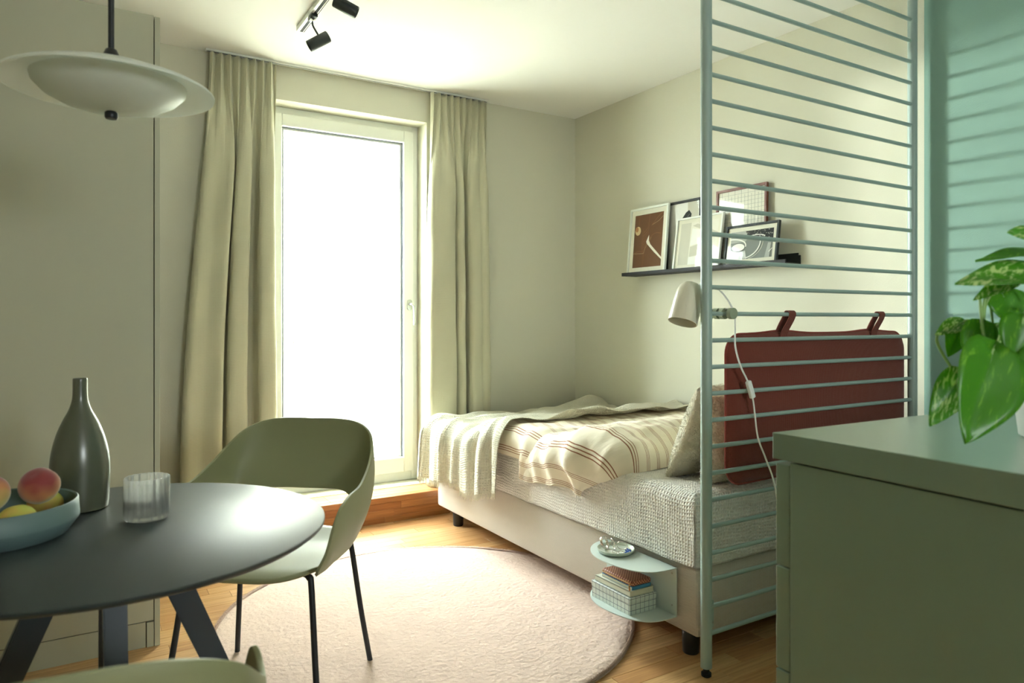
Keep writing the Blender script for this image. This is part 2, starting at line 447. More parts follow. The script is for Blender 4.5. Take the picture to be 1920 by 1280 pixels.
for i, (x, y_, L) in enumerate(spots):
    if i < 300:
        o = bpy.data.objects.new('plank', PM[L]); COL.objects.link(o); o.location = (x, y_, 0); o.parent = fl
    else:
        add_box(bulk, (x, y_, -.008), (min(x+L, XR)-.0011, y_+pw-.0009, 0))
o = bm_obj('plank', bulk, M['floor_oak'], fl); o['kind'] = 'stuff'

# oak step below the door
st = thing('oak_step', (0, 0, 0), 'low oak plank step in front of the balcony door', 'step')
box('step_core', (.5, 3.866, 0), (1.915, YB-.001, .128), M['underfloor'], st)
def board(L, W, Tk, name='plank'):
    return None
SX0, SX1 = .5, 1.918
zr = [(.0, .034), (.034, .074), (.074, .114)]
for k, (z0, z1) in enumerate(zr):
    x = SX0; first = True
    while x < SX1-.02:
        L = random.choice([.38, .46, .55, .62]); L = L*.5 if first and k % 2 else L; first = False
        x1 = min(x+L, SX1)
        if k == 1 and x < 1.56 < x1: x1 = 1.56
        o = box('plank', (0, -.006, 0), (x1-x-.0008, 0, z1-z0-.0008), M['step_oak'], st, .0006, 1); o.location = (x, 3.866, z0+.0004); x = x1
o = box('nosing', (0, 0, 0), (SX1-SX0, .05, .034), M['step_oak'], st, .004, 3); o.location = (SX0, 3.856, .114)
yy = 3.907
while yy < YB-.07:
    x = SX0
    while x < SX1-.02:
        L = random.choice([.45, .6, .7]); x1 = min(x+L, SX1 if yy < YB-.05 else SX1)
        xx0, xx1 = x, x1
        if yy+.07 > YB: xx0, xx1 = max(x, OX0+.001), min(x1, OX1-.001)
        if xx1 > xx0+.02:
            o = box('plank', (0, 0, 0), (xx1-xx0-.001, .0714, .018), M['floor_oak'], st, .0006, 1); o.location = (xx0, yy, .130)
        x = x1
    yy += .0722

bm = bmesh.new(); add_box(bm, (SX0, yy, .130), (SX1, YB-.001, .148)); o = bm_obj('plank', bm, M['floor_oak'], st)
# balcony door: frame, sash, pane, handle
dr = struct(empty('door_1', (0, 4.20, 0)), 'white framed glass balcony door', 'door')
box('threshold', (OX0+.001, YB-4.20+.0005, OZ0-.02), (OX1-.001, .005, OZ0-.0015), M['floor_oak'], dr)
def ring_boxes(bm, x0, x1, z0, z1, wl, wr, wb, wt, y0, y1, bev=.004):
    add_box(bm, (x0, y0, z0), (x0+wl, y1, z1), bev); add_box(bm, (x1-wr, y0, z0), (x1, y1, z1), bev)
    add_box(bm, (x0+wl-.002, y0, z0), (x1-wr+.002, y1, z0+wb), bev); add_box(bm, (x0+wl-.002, y0, z1-wt), (x1-wr+.002, y1, z1), bev)
bm = bmesh.new(); ring_boxes(bm, OX0+.001, OX1-.001, OZ0, OZ1-.001, .05, .045, .062, .045, .002, .09); bm_obj('door_frame', bm, M['white'], dr)
bm = bmesh.new(); ring_boxes(bm, OX0+.045, 1.818, .206, 2.362, .115, .066, .095, .075, -.018, .06, .006); sash = bm_obj('sash', bm, M['white'], dr)
bm = bmesh.new(); ring_boxes(bm, .995, 1.757, .292, 2.292, .008, .008, .008, .008, .0, .02, 0); bm_obj('gasket', bm, M['gasket'], dr)
bm = bmesh.new(); ring_boxes(bm, 1.003, 1.749, .300, 2.284, .012, .014, .012, .012, .012, .04, 0); bm_obj('glazing_spacer', bm, M['steel'], dr)
box('pane', (1.0, .02, .297), (1.752, .026, 2.287), M['pane'], dr)
box('pane', (1.0, .044, .297), (1.752, .050, 2.287), M['pane'], dr)
bm = bmesh.new()
r = bmesh.ops.create_circle(bm, cap_ends=True, segments=24, radius=.016)
for v in bm.verts:
    if v.co.y > 0: v.co.y += .018
    elif v.co.y < 0: v.co.y -= .018
    v.co = Vector((v.co.x+1.789, -.018, v.co.y+1.262))
ex = bmesh.ops.extrude_face_region(bm, geom=list(bm.faces))
for v in ex['geom']:
    if isinstance(v, bmesh.types.BMVert): v.co.y -= .009
bm_obj('handle_rosette', bm, M['steel'], dr)
tube('door_handle', spline([(1.789, -.026, 1.265), (1.789, -.055, 1.265), (1.795, -.064, 1.262), (1.803, -.066, 1.245), (1.804, -.066, 1.19), (1.804, -.066, 1.135)], 5), .0085, M['steel'], dr)

# ------------------------------------------------------------------ balcony and beyond
struct(box('balcony_floor', (-1.5, YB+T, -.15), (4.5, 5.75, .02), M['concrete']), 'pale balcony slab outside the door', 'floor')
struct(box('balcony_side_wall', (1.95, YB+T, .02), (2.15, 5.3, 2.7), M['render']), 'white rendered balcony side wall seen through the glass', 'wall')
rl = thing('balcony_railing', (0, 5.55, .02), 'milky glass balcony railing with pale posts outside the door', 'railing')
for i, x in enumerate((-.6, .68, 1.92, 3.2)):
    box('post', (x-.02, -.02, 0), (x+.02, .02, .91), M['steel'], rl)
for x in (-.6, .68, 1.92): box('glass_panel', (x+.03, -.006, .06), (x+1.22, .006, .86), M['milk'], rl)
tube('handrail', [(-.8, 0, .93), (3.4, 0, .93)], .022, M['steel'], rl)
bd = thing('apartment_building', (4, 24, -6), 'pale rendered apartment building faint behind the balcony', 'building')
bm = bmesh.new(); add_box(bm, (-1, 0, 0), (16, 8, 17)); bm_obj('facade', bm, M['render'], bd)
for r_ in range(4):
    for c_ in range(5):
        fo = box('window_frame', (c_*3.1+.2, -.08, 2+r_*3.1), (c_*3.1+1.9, .04, 3.7+r_*3.1), M['white'], bd)
        fo.name = 'window'; box('window_pane', (c_*3.1+.3, -.1, 2.1+r_*3.1), (c_*3.1+1.8, -.07, 3.6+r_*3.1), M['farglass'], fo)
tr_ = thing('tree', (2.9, 14.5, -6), 'leafy green tree faint beyond the balcony railing', 'tree')
tube('trunk', [(0, 0, 0), (.1, 0, 3), (0, .1, 5.5)], [.2, .16, .1], M['bark'], tr_)
v, f = [], []
for i in range(2600):
    a, b, rr = random.random()*2*PI, math.acos(random.uniform(-1, 1)), random.random()**.4
    c = Vector((math.sin(b)*math.cos(a)*1.9, math.sin(b)*math.sin(a)*1.9, math.cos(b)*1.5))*rr+Vector((0, 0, 5.9))
    d1 = Vector([random.uniform(-1, 1) for _ in range(3)]).normalized()*.13; d2 = d1.orthogonal().normalized()*.08
    k = len(v); v += [c-d1, c+d2, c+d1, c-d2]; f.append((k, k+1, k+2, k+3))
o = pyd('foliage', v, f, M['foliage'], tr_); o['kind'] = 'stuff'
struct(box('street_ground', (-60, 6, -6.3), (60, 90, -6), M['concrete']), 'pale ground far below the balcony', 'ground')

# ------------------------------------------------------------------ wardrobe
wd = thing('wardrobe', (.248, 2.83, 0), 'tall grey-beige wardrobe with flat doors at the left edge', 'wardrobe')
WH = 2.25; Wd = .62
box('side_panel', (-.0175, .0, .0), (0, Wd, WH), M['wardrobe'], wd, .001)
box('carcass', (-2.0, .022, .096), (-.0185, Wd-.002, WH-.002), M['wardrobe'], wd)
box('plinth', (-2.0, .006, 0), (-.045, .05, .090), M['wardrobe'], wd, .001)
o = box('door', (-.60, 0.001, .094), (-.0205, .020, WH+.003), M['wardrobe'], wd, .0012)
box('door', (-1.21, 0.001, .094), (-.604, .020, WH+.003), M['wardrobe'], wd, .0012)
box('door', (-1.80, 0.001, .094), (-1.214, .020, WH+.003), M['wardrobe'], wd, .0012)
box('corner_foot', (-.042, .002, 0), (-.0195, .02, .088), M['wardrobe'], wd, .001)

# ------------------------------------------------------------------ curtains and rail
rail = thing('curtain_rail', (0, 4.02, HC), 'thin white curtain rail on the ceiling above the door', 'curtain rail')
bm = bmesh.new(); add_box(bm, (.575, -.014, -.011), (2.262, .014, -.0005), .001, 1); bm_obj('rail_body', bm, M['white'], rail)
box('rail_slot', (.576, -.003, -.0118), (2.261, .003, -.0108), M['gasket'], rail)
box('end_cap', (.568, -.015, -.0125), (.576, .015, -.0005), M['white'], rail); box('end_cap', (2.261, -.015, -.0125), (2.269, .015, -.0005), M['white'], rail)
def interp(pts, u):
    for (a, ya), (b, yb) in zip(pts, pts[1:]):
        if u <= b: return lerp(ya, yb, smooth01((u-a)/(b-a)))
    return pts[-1][1]
def curtain(name, label, xt, xb, zb, pleats, coarse, seed, skew):
    root = thing(name, ((xt[0]+xt[1])/2, 4.0, 0), label, 'curtain', group=None)
    cx = (xt[0]+xt[1])/2; ztop = HC-.022
    cs = spline([(p[0], p[1], 0) for p in coarse], 10); al = [0]
    for p, q in zip(cs, cs[1:]): al.append(al[-1]+math.hypot((q.x-p.x)*.42, q.y-p.y))
    al = [t/al[-1] for t in al]
    def plan(u):
        import bisect
        k = min(max(bisect.bisect_left(al, u), 1), len(al)-1); t = (u-al[k-1])/max(1e-9, al[k]-al[k-1])
        p = cs[k-1].lerp(cs[k], t); return p.x, p.y
    def fn(u, v):
        z = lerp(ztop, zb, v); w = smooth01((v-.015)/.24)
        ph = u*pleats*2*PI; s1 = math.sin(ph)
        fx = u+.012*math.sin(2*ph); fy = -.022*(abs(s1)**.6*(1 if s1 > 0 else -1))
        px_, py_ = plan(min(1, max(0, u)))
        gx = lerp(fx, px_, w); y = lerp(fy, py_*(.65+.35*smooth01(v*1.6)), w)
        k = smooth01(v**.75)
        x = lerp(lerp(xt[0], xt[1], gx), lerp(xb[0], xb[1], gx), k)
        x += .010*math.sin(v*4.2+seed+u*3)*w*(1-k*.3)
        y += .004*math.sin(v*13+u*19+seed)*w+.003*math.sin(v*29+u*31)*w
        return (x-cx, max(-.16, min(.056, y-.02*v)), z)
    o = grid('cloth', fn, 320, 80, M['curtain'], root, thick=.003)
    # heading tape with pleat pins
    for k in range(pleats):
        u = (k+.25)/pleats; p = fn(u, 0)
        g = box('glider', (p[0]-.004, .012, ztop-.004), (p[0]+.004, .022, HC-.0125), M['white'], root)
    return root
curtain('curtain', 'sage linen curtain gathered left of the door, with dark deep folds', (.585, .925), (.452, .915), .165, 8,
    [(0, .03), (-.01, -.02), (.05, -.045), (.20, -.035), (.36, -.06), (.405, -.035), (.40, .03), (.42, .05), (.445, .04), (.45, -.03), (.49, -.058), (.62, -.06), (.665, -.035), (.66, .04), (.70, .055), (.76, .05), (.785, .0), (.785, -.04), (.83, -.06), (.94, -.055), (.99, -.03), (1.0, .02)], 1.0, 1)
curtain('curtain', 'sage linen curtain gathered between the door and the bed corner', (1.853, 2.25), (1.822, 2.25), .152, 9,
    [(.02, .04), (.0, .0), (.01, -.045), (.10, -.06), (.36, -.055), (.43, -.03), (.42, .01), (.45, .012), (.475, -.03), (.53, -.05), (.575, -.035), (.57, .04), (.60, .055), (.64, .045), (.645, -.03), (.69, -.058), (.80, -.05), (.86, -.035), (.92, -.05), (.98, -.035), (1.0, .03)], 2.2, -1)

# ------------------------------------------------------------------ ceiling track and spotlights
tk = thing('light_track', (.92, 3.49, HC), 'silver ceiling track with black slots, carrying two black spotlights', 'light track')
box('track_body', (-.018, -1.35, -.024), (.018, 0, -.0005), M['white'], tk, .001)
box('track_slot', (-.004, -1.34, -.0250), (.009, -.01, -.0239), M['rubber'], tk)
box('track_slot', (.0135, -1.34, -.0249), (.0165, -.01, -.0239), M['rubber'], tk)
def spot(loc, top, axis, label):
    root = thing('spotlight', loc, label, 'spotlight', group='black spotlights on the ceiling track')
    a = Vector(axis).normalized(); q = a.to_track_quat('Z', 'Y').to_matrix().to_4x4()
    box('adapter', (-.014, -.035, -.016), (.014, .035, -.0008), M['blacksoft'], root, .003)
    t = Vector(top)
    lathe('pivot', [(.004, -.030), (.012, -.029), (.013, -.022), (.012, -.016)], M['chrome'], root, 20)
    tube('arm', spline([(0, 0, -.024), (0, 0, -.045), t*.8+Vector((0, 0, -.008)), t], 4), .0045, M['blacksoft'], root, 8)
    prof = [(.0, .052), (.024, .052), (.0265, .049), (.0265, -.050), (.025, -.052), (.0225, -.051), (.0215, -.046), (.0205, -.030), (.0, -.028)]
    o = lathe('head', prof, M['blacksoft'], root, 32, caps=False); o.matrix_local = Matrix.Translation(t-Vector((0, 0, .024))+a*0) @ q
    o = lathe('lens', [(.0, -.033), (.020, -.033), (.020, -.031), (.0, -.030)], M['white'], root, 24, caps=False); o.matrix_local = Matrix.Translation(t-Vector((0, 0, .024))) @ q
    return root
spot((.92, 3.27, HC-.024), (.03, .01, -.085), (.75, -.25, .50), 'small black spotlight at the window end of the ceiling track, tilted down left')
spot((.92, 2.93, HC-.024), (.06, .05, -.030), (-.82, .30, .42), 'black spotlight cut by the top edge of the photo, aimed right')

# ------------------------------------------------------------------ picture ledge and frames
M['ledge'] = plain('black_ledge_foil', (20, 21, 22), .62)
ld = thing('picture_ledge', (3.005, 3.419, 1.438), 'slim black picture ledge on the wall above the bed', 'shelf')
LL = -1.2
box('ledge_base', (-.112, LL, 0), (0, 0, .006), M['ledge'], ld); box('front_lip', (-.118, LL, 0), (-.110, 0, .020), M['ledge'], ld, .001)
bm = bmesh.new(); add_box(bm, (-.006, LL-.0, 0), (0, 0, .056)); es = [e for e in bm.edges if abs(e.verts[0].co.x-e.verts[1].co.x) > .001 and e.verts[0].co.z > .05]
bmesh.ops.bevel(bm, geom=es, offset=.012, segments=4, affect='EDGES'); bm_obj('back_flange', bm, M['ledge'], ld)
def picture(label, yl, wd_, ht, xb, tilt, bw, matw, fmat, art, group='framed pictures on the wall ledge'):
    root = empty('framed_picture', (xb, yl, 1.4445)); tag(root, label, 'picture frame', group)
    th = math.radians(tilt)
    # local x -> -Y, local y -> up (leaning to the wall), local z -> out into the room
    R = Matrix(((0, math.sin(th), -math.cos(th)), (-1, 0, 0), (0, math.cos(th), math.sin(th)))).to_4x4()
    root.matrix_world = Matrix.Translation((xb, yl, 1.4445)) @ R
    bm = bmesh.new(); D = .016
    for a, b in (((0, 0, 0), (bw, ht, D)), ((wd_-bw, 0, 0), (wd_, ht, D)), ((bw, 0, 0), (wd_-bw, bw, D)), ((bw, ht-bw, 0), (wd_-bw, ht, D))): add_box(bm, a, b, .0008, 1)
    bm_obj('frame', bm, fmat, root)
    box('mount', (bw, bw, .002), (wd_-bw, ht-bw, .007), M['page'] if matw else M['white'], root)
    x0, y0, x1, y1 = bw+matw, bw+matw, wd_-bw-matw, ht-bw-matw
    art(root, x0, y0, x1, y1)
    box('glazing', (bw, bw, .0112), (wd_-bw, ht-bw, .0122), M['artglass'], root)
    return root
M['artglass'] = clear('picture_glass', (1, 1, 1), .012)
def inkmat(name, c): return plain(name, c, .8, var=.03, nscale=30)
K = dict(brown=inkmat('brown_print', (104, 68, 36)), cream=inkmat('cream_ink', (214, 190, 140)), pale=inkmat('pale_print', (232, 230, 214)), white=inkmat('white_ink', (240, 240, 232)),
    grey=inkmat('grey_ink', (130, 136, 130)), mid=inkmat('mid_grey_ink', (176, 180, 172)), dark=inkmat('black_ink', (44, 48, 48)), tan=inkmat('tan_ink', (176, 120, 72)), shade=inkmat('warm_grey_ink', (206, 204, 186)))
class Art:
    def __init__(s): s.v = []; s.f = []; s.mi = []; s.ms = []; s.k = 0
    def m(s, mat):
        if mat not in s.ms: s.ms.append(mat)
        return s.ms.index(mat)
    def poly(s, pts, mat):
        s.k += 1; z = .0074+s.k*.000035; b = len(s.v); s.v += [(x, y, z) for x, y in pts]; s.f.append(tuple(range(b, b+len(pts)))); s.mi.append(s.m(mat))
    def line(s, pts, wd_, mat):
        s.k += 1; z = .0074+s.k*.000035
        for (ax, ay), (bx, by) in zip(pts, pts[1:]):
            L = math.hypot(bx-ax, by-ay) or 1; nx, ny = -(by-ay)/L*wd_/2, (bx-ax)/L*wd_/2
            b = len(s.v); s.v += [(ax+nx, ay+ny, z), (ax-nx, ay-ny, z), (bx-nx, by-ny, z), (bx+nx, by+ny, z)]; s.f.append((b, b+1, b+2, b+3)); s.mi.append(s.m(mat))
    def ell(s, cx, cy, rx, ry, mat, rot=0, n=28):
        c, q = math.cos(rot), math.sin(rot)
        s.poly([(cx+rx*math.cos(t)*c-ry*math.sin(t)*q, cy+rx*math.cos(t)*q+ry*math.sin(t)*c) for t in [2*PI*i/n for i in range(n)]], mat)
    def arc(s, cx, cy, rx, ry, a0, a1, wd_, mat, n=24):
        s.line([(cx+rx*math.cos(math.radians(lerp(a0, a1, i/n))), cy+ry*math.sin(math.radians(lerp(a0, a1, i/n)))) for i in range(n+1)], wd_, mat)
    def done(s, parent): return pyd('print', s.v, s.f, s.ms, parent, mi=s.mi)
def art1(p, x0, y0, x1, y1):
    A = Art(); W, Hh = x1-x0, y1-y0; q = lambda u, v: (x0+u*W, y0+v*Hh)
    A.poly([q(0, 0), q(1, 0), q(1, 1), q(0, 1)], K['brown'])
    A.ell(*q(.13, .70), W*.10, Hh*.085, K['cream'], .2); A.ell(*q(.09, .73), W*.055, Hh*.05, K['tan'], .2)
    A.line([q(.15, .80), q(.17, 1)], .0012, K['tan'])
    A.line([q(.50, .62), q(.52, 1)], .0012, K['tan']); A.line([q(.38, .28), q(.36, 0)], .001, K['tan'])
    A.poly([q(.50, .55), q(.54, .60), q(.54, .50), q(.60, .42), q(1, .16), q(1, .12), q(.75, .26), q(.47, .44), q(.45, .48)], K['pale'])
    for i in range(7):
        t = i/6; A.line([q(.34+.02*t, .30+.35*t), q(.46+.02*t, .38+.36*t)], .0012, K['tan']); A.line([q(.34+.02*t, .30+.35*t), q(.28+.02*t, .40+.33*t)], .001, K['tan'])
    A.line([q(.0, .27), q(.38, .26), q(.42, .36), q(.62, .55)], .0012, K['cream']); A.line([q(.0, .27), q(.18, .31), q(.40, .28)], .001, K['tan'])
    A.arc(*q(.80, .40), W*.30, Hh*.22, 60, 160, .0012, K['tan'])
    A.line([q(.62, .78), q(.82, .92), q(1, 1)], .0014, K['tan']); A.line([q(.62, .78), q(.85, .84), q(1, .92)], .0012, K['cream'])
    A.done(p)
def art2(p, x0, y0, x1, y1):
    A = Art(); W, Hh = x1-x0, y1-y0; q = lambda u, v: (x0+u*W, y0+v*Hh)
    A.poly([q(0, 0), q(1, 0), q(1, 1), q(0, 1)], K['white'])
    A.poly([q(.60, .40), q(1, .40), q(1, 1), q(.62, 1)], K['shade'])
    A.poly([q(.34, .36), q(.40, .22), q(.60, .22), q(.62, .5), q(.74, .82), q(.66, .88), q(.56, .85), q(.40, .74), q(.3, .55)], K['dark'])
    for i in range(11):
        t = i/10; A.line([q(.34+.02*t, .36+.30*t), q(.56+.12*t, .48+.34*t)], .0025, K['grey'])
    A.poly([q(.36, .22), q(.5, .24), q(.47, .33)], K['white'])
    A.line([q(.28, .15), q(.6, .15), q(.62, .17)], .002, K['dark']); A.done(p)
def art3(p, x0, y0, x1, y1):
    A = Art(); W, Hh = x1-x0, y1-y0; q = lambda u, v: (x0+u*W, y0+v*Hh)
    A.poly([q(0, 0), q(1, 0), q(1, 1), q(0, 1)], K['pale'])
    A.poly([q(.0, 0), q(.28, 0), q(.28, 1), q(.0, 1)], K['shade'])
    A.poly([q(.30, .45), q(.66, .52), q(.66, .78), q(.32, .86)], K['white']); A.poly([q(.30, .18), q(.66, .22), q(.66, .50), q(.30, .42)], K['shade'])
    A.poly([q(.32, .92), q(1, .62), q(1, .70), q(.45, .96)], K['shade']); A.poly([q(.28, 0), q(1, 0), q(1, .18), q(.28, .18)], K['white']); A.done(p)
def art4(p, x0, y0, x1, y1):
    A = Art(); W, Hh = x1-x0, y1-y0; q = lambda u, v: (x0+u*W, y0+v*Hh)
    A.poly([q(0, 0), q(1, 0), q(1, 1), q(0, 1)], K['pale'])
    for i in range(1, 14): A.line([q(i/14, 0 if i % 3 else .04), q(i/14, 1 if i % 2 else .93)], .0011, K['dark'])
    for i in range(1, 19): A.line([q(0, i/19), q(1 if i % 4 else .95, i/19)], .0010, K['grey'])
    A.poly([q(.30, .22), q(.58, .22), q(.58, .56), q(.30, .62)], K['white']); A.done(p)
def art5(p, x0, y0, x1, y1):
    A = Art(); W, Hh = x1-x0, y1-y0; q = lambda u, v: (x0+u*W, y0+v*Hh)
    A.poly([q(0, 0), q(1, 0), q(1, 1), q(0, 1)], K['grey'])
    A.poly([q(.0, 1), q(.55, 1), q(.35, .62), q(0, .6)], K['mid']); A.poly([q(.35, 1), q(1, 1), q(1, .62), q(.42, .74)], K['dark'])
    rnd = random.Random(3)
    for i in range(70): A.ell(*q(rnd.uniform(.38, .98), rnd.uniform(.68, .97)), .0026, .0018, K['shade'] if i % 2 else K['grey'], n=6)
    A.poly([q(0, 0), q(.22, 0), q(.26, .22), q(.04, .34), q(0, .3)], K['shade'])
    A.arc(*q(.02, .48), W*.36, Hh*.26, -10, 95, .007, K['white']); A.ell(*q(.20, .42), W*.17, Hh*.15, K['dark']); A.ell(*q(.20, .43), W*.155, Hh*.135, K['white'])
    A.poly([q(.24, .27), q(.38, .30), q(.42, .02), q(.28, .0)], K['mid']); A.line([q(.27, .27), q(.31, 0)], .002, K['white']); A.line([q(.36, .29), q(.40, 0)], .002, K['white'])
    A.arc(*q(.30, .58), W*.42, Hh*.56, -75, 20, .006, K['white']); A.arc(*q(.30, .56), W*.48, Hh*.60, -70, 5, .003, K['shade'])
    A.arc(*q(.62, .72), W*.20, Hh*.10, 10, 170, .005, K['white']); A.poly([q(.84, 0), q(.95, 0), q(.97, .5), q(.90, .5)], K['mid']); A.line([q(.93, .18), q(1, .3)], .004, K['white']); A.done(p)
M['frame_white'] = plain('white_frame_lacquer', (232, 236, 226), .35, var=.01); M['frame_black'] = plain('black_frame_lacquer', (22, 23, 23), .6)
M['frame_brown'] = plain('red_brown_wood_frame', (112, 62, 44), .4, var=.1); M['frame_slate'] = plain('dark_grey_frame_lacquer', (44, 52, 52), .6)
picture('white portrait frame with a brown botanical print, leftmost on the ledge', 3.412, .335, .410, 2.935, 5.0, .012, .030, M['frame_white'], art1)
picture('black portrait frame with a dark sculptural shape on white', 3.12, .275, .412, 2.986, 1.4, .014, .0, M['frame_black'], art2)
picture('white landscape frame with a pale geometric interior print', 3.005, .345, .305, 2.925, 8.5, .010, .022, M['frame_white'], art3)
picture('red-brown wooden frame with a grid line drawing, tallest at the right', 2.735, .335, .424, 2.986, 1.4, .014, .0, M['frame_brown'], art4)
picture('dark grey landscape frame with a black-and-white photo of a car dashboard', 2.625, .335, .215, 2.925, 7.5, .012, .022, M['frame_slate'], art5)

# ------------------------------------------------------------------ bed
BX0, BX1, BY0, BY1 = 1.80, 2.99, 1.735, 3.79
bed = thing('bed_base', (2.4, 2.76, 0), 'upholstered sand-coloured box bed base on black legs', 'bed')
def rbox_grid(x0, x1, y0, y1, z0, z1, bev, seg=4): pass
bm = bmesh.new(); add_box(bm, (BX0-2.4, BY0-2.76, .078), (BX1-2.4, BY1-2.76, .318), .012, 3); o = bm_obj('upholstered_frame', bm, M['bedfab'], bed, True)
o.data.set_sharp_from_angle(angle=math.radians(40))
for x, y_ in ((1.84, 3.60), (1.835, 1.80), (2.93, 3.60), (2.93, 1.80)):
    lathe('leg', [(.026, 0), (.029, .004), (.031, .07), (.031, .082)], M['black'], bed, 28, (x-2.4, y_-2.76, 0))
# mattress with crinkled fitted sheet, lower edge of the sheet slightly uneven
def mattress():
    x0, x1, y0, y1, zt = BX0-.012, BX1, BY0-.004, BY1+.004, .568
    nx, ny = 60, 120; v = []; uv = []; f = []
    hang = .256; rr = .035
    A = (x1-x0)+2*hang; Bq = (y1-y0)+2*hang
    nu, nv = 120, 170
    def wrap(s, L):            # s measured from centre; returns coord, drop
        h = L/2-rr; a = abs(s); sg = 1 if s >= 0 else -1
        if a <= h: return s, 0
        q = a-h; arc = rr*PI/2
        if q < arc: t = q/rr; return sg*(h+rr*math.sin(t)), rr*(1-math.cos(t))
        return sg*(h+rr), rr+(q-arc)
    for j in range(nv+1):
        for i in range(nu+1):
            su = (i/nu-.5)*(A-.03); sv = (j/nv-.5)*(Bq-.03)
            x, dx = wrap(su, x1-x0); y_, dy = wrap(sv, y1-y0)
            d = min(max(dx, dy), .247)
            if dx > .0 and dy > .0:   # corner: pull together
                k = max(dx, dy)
            z = zt-d
            x += (x0+x1)/2; y_ += (y0+y1)/2
            wv = .0035*math.sin(y_*31+d*14)*math.sin(d*30+y_*7)
            if dx > .03: x += (-1 if su < 0 else 1)*(abs(wv)+.002)
            if dy > .03 and dx <= .03: y_ += (-1 if sv < 0 else 1)*(abs(.003*math.sin(x*37+d*9)))
            if d == 0: z += .004*vnoise(x*6, y_*6)
            if d > .2: z += .0012*math.sin(y_*20+x*17)
            v.append((x-2.4, y_-2.76, z-.318)); uv.append((su, sv))
    for j in range(nv):
        for i in range(nu): a = j*(nu+1)+i; f.append((a, a+1, a+nu+2, a+nu+1))
    return v, f, uv
mt = thing('mattress', (2.4, 2.76, .318), 'mattress under a white waffle-textured sheet on the bed base', 'mattress')
v, f, uv = mattress(); o = pyd('waffle_sheet', v, f, M['sheet'], mt, True, uv=uv); m_ = o.modifiers.new('s', 'SOLIDIFY'); m_.thickness = .003; m_.offset = 1
bm = bmesh.new(); add_box(bm, (BX0-2.4+.004, BY0-2.76+.006, .002), (BX1-2.4-.004, BY1-2.76-.004, .238), .03, 4); bm_obj('mattress_core', bm, M['bedfab'], mt, True)

# ---- striped duvet: puffed lower layer and the folded roll on top, one thing
dv = thing('duvet', (2.3, 2.6, .57), 'cream duvet with triple brown stripes, folded across the bed', 'duvet')
DO = Vector((2.3, 2.6, .57))
def roll_path(l):        # from the wall towards the near side and over the edge
    xe = 1.845; x = 2.955-l
    if x >= xe: return Vector((x, 0, .574)), Vector((0, 0, 1))
    q = xe-x; ww = .055; h = ww*(1-math.exp(-q/ww)); dz = q-h; t = min(1, q/.11)
    n = Vector((-math.sin(t*1.15), 0, math.cos(t*1.15)))
    return Vector((xe-h*1.35, 0, .574-dz)), n
def roll(u, v):
    l = v*1.305; p, n = roll_path(l); x = p.x
    t = 2*PI*u
    yf = 2.085+.19*smooth01((x-1.75)/1.2)+.26*smooth01((l-1.08)/.22)**1.3
    yb = lerp(2.82, 2.84, smooth01((x-1.75)/1.0))
    endt = smooth01((1.305-l)/.22); hh = lerp(.012, .160, endt**.8)*(1-.25*smooth01((l-.2)/-1+1)*0)
    # hem corner droops towards the foot side
    yf += .0*(1-endt)
    yc, hw = (yf+yb)/2, (yb-yf)/2
    ct, s_ = math.cos(t), math.sin(t)
    yy_ = yc-hw*(abs(ct)**.75)*(1 if ct > 0 else -1)
    prof = (abs(s_)**.62)
    frontness = (yc-yy_)/hw          # 1 at the front edge
    top = hh*prof*(.50+.50*smooth01((frontness+.7)/1.3))
    if s_ < 0: top = .002
    wr = .010*vnoise(x*9, yy_*11)+.006*math.sin(yy_*26+x*15)*(1-endt*.6)
    if s_ > .1: top += wr*min(1, hh/.08)
    if s_ > .1 : top += .016*(1-endt)*math.sin(yy_*38+.6)
    P_ = p+n*top; P_.y = yy_
    if l > 1.10: P_.z -= .03*smooth01((l-1.10)/.15)*math.sin(yy_*10-1.1)*.5; P_.x -= .010*math.sin(yy_*30)*smooth01((l-1.10)/.1)
    return tuple(P_-DO)
o = grid('duvet_fold', roll, 120, 110, M['stripe'], dv, uvfn=lambda u, v: (v*1.305, u*1.6)); 
def lower(u, v):
    t = 2*PI*u; l = v*1.225; p, n = roll_path(l); x = p.x
    ct, s_ = math.cos(t), math.sin(t); yc, hw = 2.93, .36
    yy_ = yc-hw*(abs(ct)**.7)*(1 if ct > 0 else -1)
    endt = smooth01((1.225-l)/.13); hh = lerp(.010, .085, endt**.5)
    top = hh*abs(s_)**.5 if s_ >= 0 else .001
    if s_ > .1: top += .008*vnoise(x*11, yy_*10, 2)+.007*math.sin(yy_*40+x*9)*(1-endt*.5)
    P_ = p+n*top; P_.y = yy_; return tuple(P_-DO)
grid('duvet_under_layer', lower, 90, 90, M['stripe'], dv, uvfn=lambda u, v: (v*1.225+.03, u))
